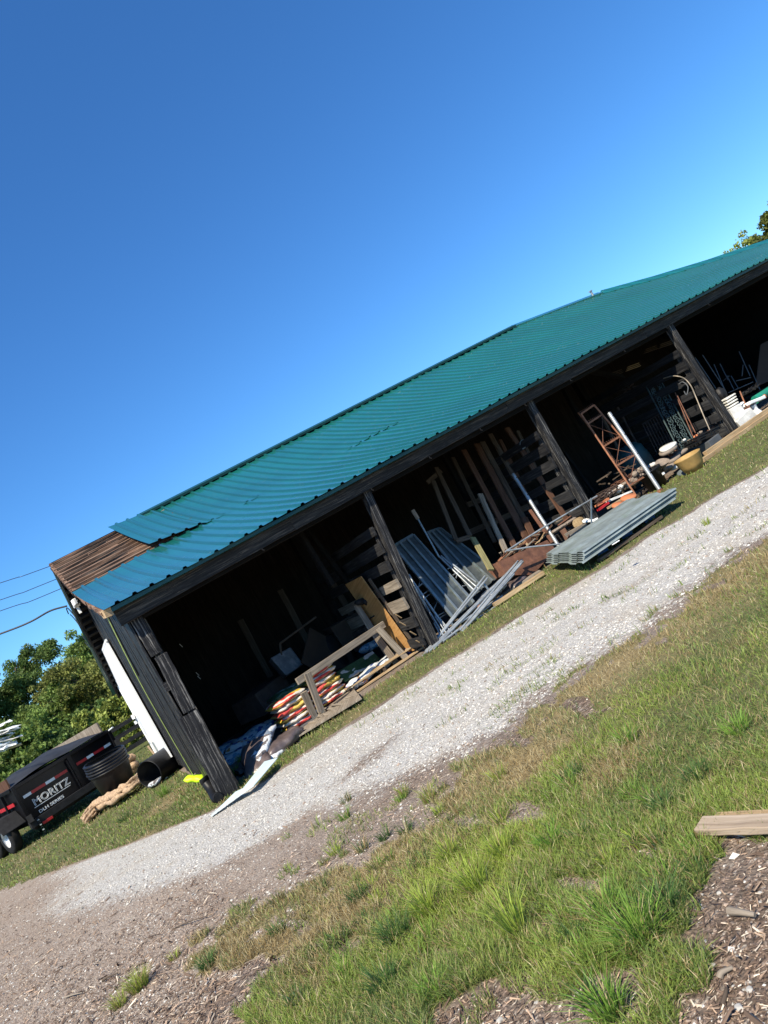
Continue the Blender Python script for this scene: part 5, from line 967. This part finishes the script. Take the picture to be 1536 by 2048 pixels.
# bird
b0_ = at(735, 801, 30); bd = MB().bag(b0_, (.16, .07, .06), .5, .2, 3); bd.add([b0_, b0_ + V3((-.04, -.02, .12)), b0_ + V3((.05, .0, .02))], [(0, 1, 2)]); bd.add([b0_, b0_ + V3((.1, -.02, .09)), b0_ + V3((.05, .0, .0))], [(0, 1, 2)]); single(bd, 'bird', 'bird', 'tiny dark bird flying just above the roof ridge', 'bird')
# --- grass side: black barrel, pots, burlap
c0 = g3(318, 1572); A = V3((c0.x - .02, c0.y - .1, .26)); ba = T('open_barrel', 'black plastic barrel lying open on the grass by the white door', 'barrel', c0); A = at(300, 1553, 15.2); A.z = .26; ax = V3((.52, .55, -.02)).normalized()
MB().lathe([(.0, .78), (.24, .78), (.265, .70), (.265, .02), (.255, 0), (.245, .02), (.245, .68), (0, .7)], A, ax, 28).build('shell', 'black', ba)
MB().bag(A + ax * .12 + V3((0, 0, -.2)), (.36, .22, .10), .3, .1, 17).build('liner', 'bagwm', ba)
# nested pots tilting
np_ = T('nursery_pot', 'tall stack of nested black nursery pots leaning by the trailer', 'pot stack', g3(235, 1588)); Bp = at(240, 1578, 17.6); axp = (at(205, 1510, 17.6) - Bp).normalized(); axp = V3((axp.x, axp.y - .12, axp.z)).normalized(); Lp = (at(205, 1510, 17.6) - Bp).length
prof = [(.0, 0), (.34, 0), (.42, Lp * .62)]; MB().lathe(prof, Bp, axp, 28).build('pot', 'black', np_)
for k in range(5): h_ = Lp * .62 + k * Lp * .075; MB().lathe([(.41, h_), (.45, h_ + .005), (.455, h_ + .03), (.43, h_ + .045), (.40, h_ + .05)], Bp + V3((random.uniform(-.012, .012), 0, 0)), axp, 28).build('rim', 'black', np_)
# burlap heap
bl = T('burlap_heap', 'long folded heap of tan burlap on the grass below the black pots', 'burlap', g3(230, 1600)); ctr = [g3(178, 1640, .05), g3(205, 1610, .10), g3(235, 1592, .14), g3(262, 1575, .16), g3(284, 1556, .12)]
for k in range(26):
    o_ = V3((random.uniform(-.16, .16), random.uniform(-.35, .55), random.uniform(-.04, .12))); pp = arc([c + o_ * (.6 + .5 * sin(i + k)) + V3((0, 0, .02 * sin(2 * i + k))) for i, c in enumerate(ctr)], 5); pp = [q_ + V3((.02 * sin(i * 1.1 + k * 2), .03 * sin(i * .9 + k), .015 * sin(i * 1.7 + k * 3))) for i, q_ in enumerate(pp)]; rr = [(.018 + .032 * sin(pi * min(1, (i + 1) / len(pp)))) * (1 + .3 * sin(i * 1.3 + k)) for i in range(len(pp))]; MB().tube(pp, rr, 8).build('fold', 'burlap', bl)
for i, (px, py) in enumerate(((256, 1519), (264, 1532), (258, 1546))): single(MB().bag(at(px, py, 18.6), (.32, .3, .18), .3 + i, .1, 400 + i), 'burlap_bundle', 'burlap', ['upper tan bundle behind the trailer corner', 'middle tan bundle behind the trailer corner', 'lower tan bundle behind the trailer corner'][i], 'bundle', 'tan bundles behind the trailer corner')
single(MB().bar(g3(296, 1493, .03), g3(311, 1512, .03), .05, .04), 'stake', 'newwood', 'short pale stake lying on the grass beside the white door', 'stake')
# --- dump trailer
TL = V3((-1.66, 19.36, 0)); E1 = V3((.914, .408, 0)).normalized(); E2 = V3((-E1.y, E1.x, 0)); tz = gz(-1)
def tp(a, b_, z): return TL + E1 * a + E2 * b_ + V3((0, 0, z + tz))
trl = T('dump_trailer', 'black dump trailer with a mesh tarp and red white tape parked on the grass', 'trailer', tp(1.2, 2, 0)); W_ = 2.5; ZB, ZT = .42, 1.30
mb = MB(); mb.slab([tp(0, 0, ZB), tp(W_, 0, ZB), tp(W_, 0, ZT), tp(0, 0, ZT)], .05, E2); mb.slab([tp(0, .05, ZB), tp(0, 4.2, ZB), tp(0, 4.2, ZT), tp(0, .05, ZT)], .05, E1); mb.slab([tp(W_, .05, ZB), tp(W_, 4.2, ZB), tp(W_, 4.2, ZT), tp(W_, .05, ZT)], .05, -E1); mb.slab([tp(0, 4.2, ZB), tp(W_, 4.2, ZB), tp(W_, 4.2, ZT), tp(0, 4.2, ZT)], .05, E2); mb.slab([tp(0, 0, ZB - .03), tp(W_, 0, ZB - .03), tp(W_, 4.2, ZB - .03), tp(0, 4.2, ZB - .03)], .06, (0, 0, 1)); mb.build('body', 'blackgloss', trl)
def tbar(a, b_, w_, h_, up, name, mat): MB().bar(tp(*a), tp(*b_), w_, h_, up).build(name, mat, trl, .005)
tbar((-.03, -.03, ZT - .02), (W_ + .03, -.03, ZT - .02), .09, .08, (0, 0, 1), 'top_rail', 'blackgloss'); tbar((-.02, 0, ZT - .02), (-.02, 4.2, ZT - .02), .08, .08, (0, 0, 1), 'top_rail', 'blackgloss')
for a in (.0, 1.36, W_): tbar((a, -.05, ZB - .05), (a, -.05, ZT), .10 if a == 1.36 else .08, .08, E2, 'door_post', 'blackgloss')
tbar((1.28, -.07, ZB - .05), (1.28, -.07, ZT - .1), .03, .03, E2, 'latch_rod', 'blackgloss')
tbar((-.05, -.06, .38), (W_ + .05, -.06, .38), .10, .16, (0, 0, 1), 'bumper', 'blackmatte'); tbar((.05, .1, .28), (W_ - .05, .1, .28), .08, .10, (0, 0, 1), 'frame_rail', 'blackgloss')
tbar((.18, -.12, .28), (.42, -.12, .28), .02, .06, (0, 0, 1), 'marker_lamp', 'red')
for (x0, x1, z_) in ((.12, 1.22, .99), (1.46, W_ - .08, .985)):
    n_ = 5 if x0 < 1 else 4; cols = ['silverwhite', 'red', 'silverwhite', 'red', 'silverwhite'] if x0 < 1 else ['red', 'silverwhite', 'red', 'silverwhite']; ws = [.7, 1.25, .85, 1.15, .0001] if x0 < 1 else [1.2, .8, 1.25, .8]
    tot = sum(ws); c_ = x0
    for wv_, mt in zip(ws, cols):
        e_ = c_ + (x1 - x0) * wv_ / tot
        if wv_ > .01: MB().slab([tp(c_ + .004, -.006, z_ - .03), tp(e_ - .004, -.006, z_ - .03), tp(e_ - .004, -.006, z_ + .035), tp(c_ + .004, -.006, z_ + .035)], .003, -E2).build('reflective_tape', mt, trl)
        c_ = e_
def text(s_, a, z_, size, mat, ext=.004, wid=1.0, spacing=1.0, outline=False, off=-.012):
    cu = bpy.data.curves.new('lettering', 'FONT'); cu.body = s_; cu.size = size; cu.extrude = ext; cu.space_character = spacing; cu.materials.append(MT[mat])
    if outline: cu.fill_mode = 'NONE'; cu.bevel_depth = size * .022; cu.extrude = .001
    else: cu.offset = size * .012
    o = bpy.data.objects.new('lettering', cu); sc.collection.objects.link(o); bpy.context.view_layer.update(); me = bpy.data.meshes.new_from_object(o.evaluated_get(bpy.context.evaluated_depsgraph_get())); bpy.data.objects.remove(o); o = bpy.data.objects.new('lettering', me); sc.collection.objects.link(o); o.parent = trl; m_ = Matrix((E1 * wid, V3((0, 0, 1)), -E2)).transposed().to_4x4(); m_.translation = tp(a, off, z_) - V3(trl.location); o.matrix_local = m_; return o
text('MORITZ', .24, .70, .215, 'silverwhite', wid=1.1, spacing=1.06, outline=True); text('DLH SERIES', .26, .50, .095, 'silverwhite', wid=1.3); text('AU', 1.60, .74, .11, 'silverwhite', wid=1.2)
MB().slab([tp(.22, -.012, .655), tp(1.12, -.012, .655), tp(1.12, -.012, .668), tp(.22, -.012, .668)], .002, -E2).build('decal_line', 'silverwhite', trl)
# side stakes
for b_ in (.6, 1.3, 2.0, 2.7, 3.4): tbar((-.06, b_, ZB), (-.06, b_, ZT - .05), .06, .07, E1, 'side_stake', 'blackgloss')
MB().slab([tp(-.05, .15, .92), tp(-.05, 1.1, .92), tp(-.05, 1.1, 1.0), tp(-.05, .15, 1.0)], .01, -E1).build('reflective_tape', 'red', trl)
MB().slab([tp(.0, .10, ZT + .02), tp(.0, 1.9, ZT + .02), tp(.0, 1.9, ZT + .24), tp(.0, .10, ZT + .24)], .04, E1).build('side_board', 'brownwood', trl)
MB().slab([tp(W_ + .0, .3, ZT + .02), tp(W_, 4.0, ZT + .02), tp(W_, 4.0, ZT + .30), tp(W_, .3, ZT + .30)], .04, E1).build('side_board', 'greywood', trl)
# tarp
vs = []; fs = []; nu, nv = 22, 26
for j in range(nv + 1):
    for i in range(nu + 1):
        u, v_ = i / nu, j / nv; z_ = ZT + .02 + .30 * sin(pi * u) ** .7 * sin(pi * min(1, v_ * 1.3 + .02)) ** .6 + .035 * sin(7 * u + 5 * v_) * sin(pi * u) + .02 * sin(17 * u - 9 * v_) * sin(pi * v_)
        vs.append(tp(-.01 + (W_ + .02) * u, .0 + 4.2 * v_, z_))
for j in range(nv):
    for i in range(nu): fs.append((j * (nu + 1) + i, j * (nu + 1) + i + 1, (j + 1) * (nu + 1) + i + 1, (j + 1) * (nu + 1) + i))
MB().add(vs, fs, None, True).build('tarp', 'tarp', trl)
# fender + wheels
MB().slab([tp(-.55, .35, .80), tp(-.02, .35, .80), tp(-.02, 2.6, .80), tp(-.55, 2.6, .80)], .03, (0, 0, 1)).build('fender', 'blackmatte', trl, .01)
MB().slab([tp(-.55, .10, .50), tp(-.02, .10, .50), tp(-.02, .35, .81), tp(-.55, .35, .81)], .02, (0, 0, 1)).build('fender', 'blackmatte', trl, .01)
MB().slab([tp(-.56, .35, .70), tp(-.56, 2.6, .70), tp(-.56, 2.6, .83), tp(-.56, .35, .83)], .02, -E1).build('fender', 'blackmatte', trl, .01)
for b_ in (.78, 1.68):
    c_ = tp(-.12, b_, .37); ty = MB().lathe([(.20, -.0), (.30, -.01), (.36, .02), (.372, .05), (.372, .17), (.36, .20), (.30, .22), (.20, .21)], c_ , -E1, 32).build('tyre', 'blackmatte', trl)
    MB().lathe([(.0, .14), (.05, .15), (.06, .17), (.10, .13), (.17, .10), (.20, .17), (.215, .205), (.20, .21)], c_, -E1, 28).build('rim', 'rim', trl)
for k in range(6): p = tp(.12, -.15, .40 - k * .06); MB().lathe([(.018, -.02), (.018, .02)], p, (0, 1, 0) if k % 2 else (1, 0, 0), 8).build('chain_link', 'galvdull', trl)
MB().box(tp(.0, -.12, .52), (.12, .1, .16)).build('hinge', 'blackmatte', trl); MB().box(tp(W_ + .05, -.08, .75), (.12, .1, .5)).build('hinge', 'blackmatte', trl); MB().tube([tp(W_, -.06, 1.28), tp(W_ + .02, -.3, 1.30)], .02, 6).build('latch', 'silverwhite', trl)
# white scrap stack at the edge of view
for i in range(14):
    px, py = -40 + random.uniform(-8, 8), 1492 + i * 3.6 - 22; a = at(px, py, 27); b_ = at(32 + random.uniform(-14, 12), py - 24 + random.uniform(-5, 5), 27 + random.uniform(-.3, .3)); single(MB().bar(a, b_, .16, .03, n=5, jit=.05), 'white_plank', random.choice(['white', 'whitedirty']), ('topmost' if i == 0 else 'lowest' if i == 13 else 'one') + ' of the white boards piled beyond the trailer', 'board', 'white boards piled beyond the trailer')
# --- fence
FY = 28.0; sp0, sp1 = at(229, 1466, FY), at(283, 1436, FY); fdir = V3((1, .02, 0))
fn = T('rail_fence', 'black four rail timber fence between the trailer and the barn', 'fence', (1.3, FY, 0))
for z_ in (1.08, .78, .50, .24): 
    for x0 in (-11.6, -8.9, -6.2, -3.5, -.8, 1.9, 4.6): MB().bar((x0 + .01, FY, z_ + gz(0)), (x0 + 2.69, FY, z_ + gz(0)), .025, .14, (0, 0, 1)).build('rail', 'blackwood2', fn)
for x0 in (-8.9, -6.2, -3.5, -.8, 1.9, 4.6): MB().bar((x0, FY + .07, -.05), (x0, FY + .07, 1.25), .11, .11, (0, 1, 0)).build('post', 'blackwood2', fn)
# near plank at the edge
pk = [g3(1398, 1652, .05), g3(1640, 1640, .05)]; mb = MB(); a = g3(1400, 1652, .045); b_ = g3(1700, 1642, .045); mb.bar(a, b_, .085, .03, (0, 0, 1), 8, .002); single(mb, 'wooden_plank', 'plankwood', 'short weathered plank lying in the near turf beside the wood chips', 'plank', None, .004)
mb = MB(); a = g3(1430, 1637, .03); b_ = g3(1700, 1625, .03); mb.bar(a, b_, .05, .03, (0, 0, 1), 6, .003); single(mb, 'wooden_plank', 'newwood', 'paler narrow plank just behind the weathered near plank', 'plank', None, .004)
# sticks on the mulch
for i, (x0, y0, x1, y1, r_) in enumerate([(410, 2008, 455, 1980, .006), (205, 1962, 235, 1946, .010), (460, 1942, 530, 1912, .005), (480, 1925, 525, 1905, .006), (1440, 1955, 1465, 1935, .012), (1375, 1915, 1390, 1880, .014), (1460, 1822, 1510, 1830, .016), (345, 1858, 420, 1830, .005), (130, 1995, 165, 1985, .008), (1445, 2010, 1452, 1970, .008)]):
    a, b_ = g3(x0, y0, r_ + .004), g3(x1, y1, r_ + .008); single(MB().tube(arc([a, lerp(a, b_, .5) + V3((random.uniform(-.01, .01), random.uniform(-.01, .01), .006)), b_], 3), r_, 6, r_ * .5), 'stick', 'greywood' if i % 2 == 0 else 'oldwood', ['thin stick on bare soil below the small tuft', 'pale bark piece on the brown chips', 'pair of straight twigs beside the low green tuft, upper one', 'shorter twig next to the straight one by the low tuft', 'pale splinter in the corner wood chips', 'short pale root at the edge of the big bright tuft', 'grey driftwood piece below the near plank', 'long thin twig crossing the drive edge', 'short bark strip near the small yellowish tuft', 'upright splinter lowest in the corner wood chips'][i], 'stick')
# pale limestone lumps in the near soil
for i, (px, py, s_) in enumerate([(1105, 1958, .022), (1425, 1935, .026), (1074, 2006, .018), (1500, 1980, .020), (1320, 1988, .022), (1478, 2016, .022), (1000, 2040, .02), (1438, 1786, .014), (1520, 1786, .013), (1250, 1990, .015), (1145, 1770, .014), (905, 1632, .018), (912, 1655, .02), (890, 1640, .014), (1497, 1955, .012), (560, 2042, .02)]):
    p = g3(px, py, s_ * .4); single(MB().bag(p, (s_ * 1.3, s_ * 1.0, s_ * .7), random.random() * 3, .1, 500 + i, 6), 'limestone_pebble', 'pebble', 'pale limestone pebble on the near soil', 'pebble', 'pale pebbles on the near soil')
# ------------------------------------------------------------------ trees
def leaf_mat(name, c1, c2):
    m, t, b, o = new_mat(name); a = t.nodes.new("ShaderNodeAttribute"); a.attribute_name = 'tint'; t.links.new(a.outputs['Color'], b.inputs['Base Color']); b.inputs['Roughness'].default_value = .6; b.inputs['Specular IOR Level'].default_value = .25
    tr = t.nodes.new("ShaderNodeBsdfTranslucent"); t.links.new(a.outputs['Color'], tr.inputs[0]); mx = t.nodes.new("ShaderNodeMixShader"); mx.inputs[0].default_value = .3
    t.links.new(b.outputs[0], mx.inputs[1]); t.links.new(tr.outputs[0], mx.inputs[2]); t.links.new(mx.outputs[0], o.inputs[0]); return m
MT['leaf'] = leaf_mat('tree_leaves', 0, 0); MT['bark'] = wood('bark', (.05, .04, .03), (.11, .09, .07), (.20, .17, .13), .95)
def tree(base, h, r, nleaf, tint, label, name='tree', cat='tree', trunk=.22, crown0=.25, gappy=.5, ls=.16, group='trees beyond the trailer and fence', seed=0, limbs=11, top=None):
    rr = np.random.default_rng(seed); base = V3(base); t = T(name, label, cat, base, group); sk = MB(); rt = random.Random(seed)
    H_ = h * .86; pts = arc([base + V3((rt.uniform(-.03, .03) * h * k, rt.uniform(-.03, .03) * h * k, H_ * k / 3)) for k in range(4)], 3); sk.tube(pts, trunk, 8, trunk * .18); tips = []
    for k in range(limbs):
        f = crown0 + (1 - crown0) * (k + .5) / limbs; p = pts[min(len(pts) - 1, int(f * (len(pts) - 1)))]; q = rt.uniform(0, 2 * pi); L_ = r * (1.0 - .55 * abs(f - .45)) * rt.uniform(.6, 1.1); e = p + V3((cos(q) * L_, sin(q) * L_, L_ * rt.uniform(.15, .75)))
        if e.z > base.z + h: e.z = base.z + h * rt.uniform(.9, 1)
        m_ = lerp(p, e, .55) + V3((0, 0, .08 * L_)); sk.tube(arc([p, m_, e], 3), trunk * .33, 6, trunk * .06); tips += [(e, .42), (m_, .36)]
        for j in range(3): q2 = q + rt.uniform(-1.1, 1.1); e2 = m_ + V3((cos(q2), sin(q2), rt.uniform(-.1, .8))) * (L_ * .6); sk.tube([m_, e2], trunk * .12, 5, trunk * .03); tips.append((e2, .34))
    tips.append((pts[-1], .4)); sk.build('trunk', 'bark', t)
    C_ = []; 
    for p, s_ in tips:
        for j in range(3): C_.append((p + V3((rt.gauss(0, .22), rt.gauss(0, .22), rt.gauss(0, .2))) * r * .6, s_ * r * rt.uniform(.28, .68), rt.uniform(.62, 1.3)))
    n_ = int(nleaf * (1.9 if ls < .14 else 1.2)); ci = rr.integers(0, len(C_), n_); cc = np.array([list(C_[i][0]) for i in range(len(C_))]); cr = np.array([c[1] for c in C_]); cb = np.array([c[2] for c in C_])
    d = rr.normal(size=(n_, 3)); d /= np.linalg.norm(d, axis=1)[:, None]; rad = cr[ci] * rr.random(n_) ** .45; P = cc[ci] + d * rad[:, None] * np.array([1, 1, .8]); P[:, 2] = np.maximum(P[:, 2], base.z + .1)
    a = rr.normal(size=(n_, 3)); a /= np.linalg.norm(a, axis=1)[:, None]; b_ = np.cross(a, rr.normal(size=(n_, 3))); b_ /= np.linalg.norm(b_, axis=1)[:, None]; s = ls * rr.uniform(.5, 1.2, n_)[:, None]
    V = np.stack([P - a * s * .6, P + b_ * s * .32, P + a * s * .6, P - b_ * s * .32], 1).reshape(-1, 3); fi = np.arange(4 * n_); col = np.array(tint)[None] * (cb[ci][:, None]) * rr.uniform(.6, 1.35, (n_, 1)) + np.array([.03, .02, 0]) * rr.random((n_, 1)); 
    o = np_mesh('crown', V - np.array(base), fi, np.full(n_, 4), 'leaf', dict(tint=np.repeat(col, 4, 0)), smooth=False); o.parent = t; return t
DG1, MG1, YG1, OG1 = (.10, .17, .045), (.15, .23, .055), (.25, .30, .07), (.20, .225, .06)
def tb_(px, Y, py=None):
    p = at(px, 1480 + (250 - px) * .59, Y); return V3((p.x, Y, gz(p.x)))
for i, (x, y, h, r, nl, tint, gp, lab) in enumerate([
    (-1.6, 46, 7.7, 2.7, 26000, DG1, .5, 'tall dark green tree with a thin bare top beyond the trailer'),
    (1.3, 50, 6.3, 2.3, 15000, YG1, .7, 'loose yellow green tree with sky gaps beyond the trailer'),
    (3.9, 44, 5.7, 2.3, 20000, MG1, .6, 'mid green tree rising behind the barn gable corner'),
    (-5.6, 44, 7.0, 3.0, 22000, MG1, .5, 'rounded green tree over the white board pile'),
    (-9.5, 48, 8.5, 3.5, 14000, DG1, .5, 'dark green tree beyond the trailer at the far edge'),
    (7.5, 50, 7.0, 3.0, 9000, DG1, .5, 'dark tree hidden mostly behind the barn'),
    (2.6, 38, 4.3, 2.2, 15000, OG1, .5, 'low olive tree with a pale forked trunk behind the fence'),
    (-.9, 39, 3.9, 2.1, 16000, MG1, .4, 'low bushy green tree just beyond the tarped trailer'),
    (-4.6, 40, 4.2, 2.4, 15000, DG1, .4, 'dense dark bush behind the trailer tarp'),
    (.9, 44, 5.2, 2.2, 14000, OG1, .5, 'olive green tree in the middle of the treeline')]):
    tree((x, y, gz(x) - .1), h, r, nl, tint, lab, gappy=gp, seed=20 + i, ls=.13)
for i, (x, y, h, r) in enumerate([(-7, 36, 2.2, 1.7), (-4.3, 35, 2.0, 1.6), (-2.2, 34.5, 2.3, 1.6), (0, 33.5, 2.0, 1.5), (1.7, 33, 2.2, 1.5), (3.3, 33, 2.3, 1.6), (-10, 37, 2.6, 2)]):
    tree((x, y, gz(x) - .15), h, r, 11000, (YG1, OG1, MG1, DG1)[i % 4], ['leafy shrub far along the fence line', 'olive shrub behind the trailer body', 'green shrub between trailer and far trees', 'dark shrub above the tarp end', 'yellow green shrub behind the rails', 'olive shrub behind the rails next to the barn', 'broad shrub at the far end of the fence line'][i], 'shrub', 'shrub', .05, .1, .3, .15, 'shrubs behind the rail fence', 60 + i, 8)
# a wooded rise closing the far view
tree((44.9, 25, .2), 7.9, 2.3, 30000, (.11, .14, .03), 'sunlit yellow green tree rising above the far roof end', group='trees beyond the far roof end', seed=90, ls=.22)
tree((41.5, 27.5, .2), 6.0, 2.0, 9000, YG1, 'lower yellow green treetop showing over the green roof', group='trees beyond the far roof end', seed=91, ls=.2)
tree((40.5, 29, .2), 6.1, 2.0, 8000, OG1, 'sparse treetop just peeking over the roof line', group='trees beyond the far roof end', seed=92, ls=.18)
tree((38.2, 30.5, .2), 6.15, 1.8, 6000, MG1, 'thin treetop with single leaves above the roof hip', group='trees beyond the far roof end', seed=93, ls=.18)
for o in list(sc.objects):
    if o.type == 'MESH' and o.name.startswith('treeline'): pass
n_ = 60000; xx = RNG.uniform(-70, 50, n_); yy = RNG.uniform(56, 66, n_); hh_ = (2.5 + 3.2 * vn(xx, yy * .3, 5)) ; zz_ = RNG.random(n_) ** .8 * hh_; a = RNG.normal(size=(n_, 3)); a /= np.linalg.norm(a, axis=1)[:, None]; b_ = np.cross(a, RNG.normal(size=(n_, 3))); b_ /= np.linalg.norm(b_, axis=1)[:, None]; P = np.stack([xx, yy, zz_], -1); s = RNG.uniform(.15, .4, n_)[:, None]
V = np.stack([P - a * s, P + b_ * s * .6, P + a * s, P - b_ * s * .6], 1).reshape(-1, 3); col = np.array([(.055, .09, .028)]) * (.5 + vn(xx, zz_ * 2, 2.5)[:, None] * 1.1)
np_mesh('far_woods', V, np.arange(4 * n_), np.full(n_, 4), 'leaf', dict(tint=np.repeat(col, 4, 0)), smooth=False, kind='stuff', label='distant green woodland closing the field', cat='woods')
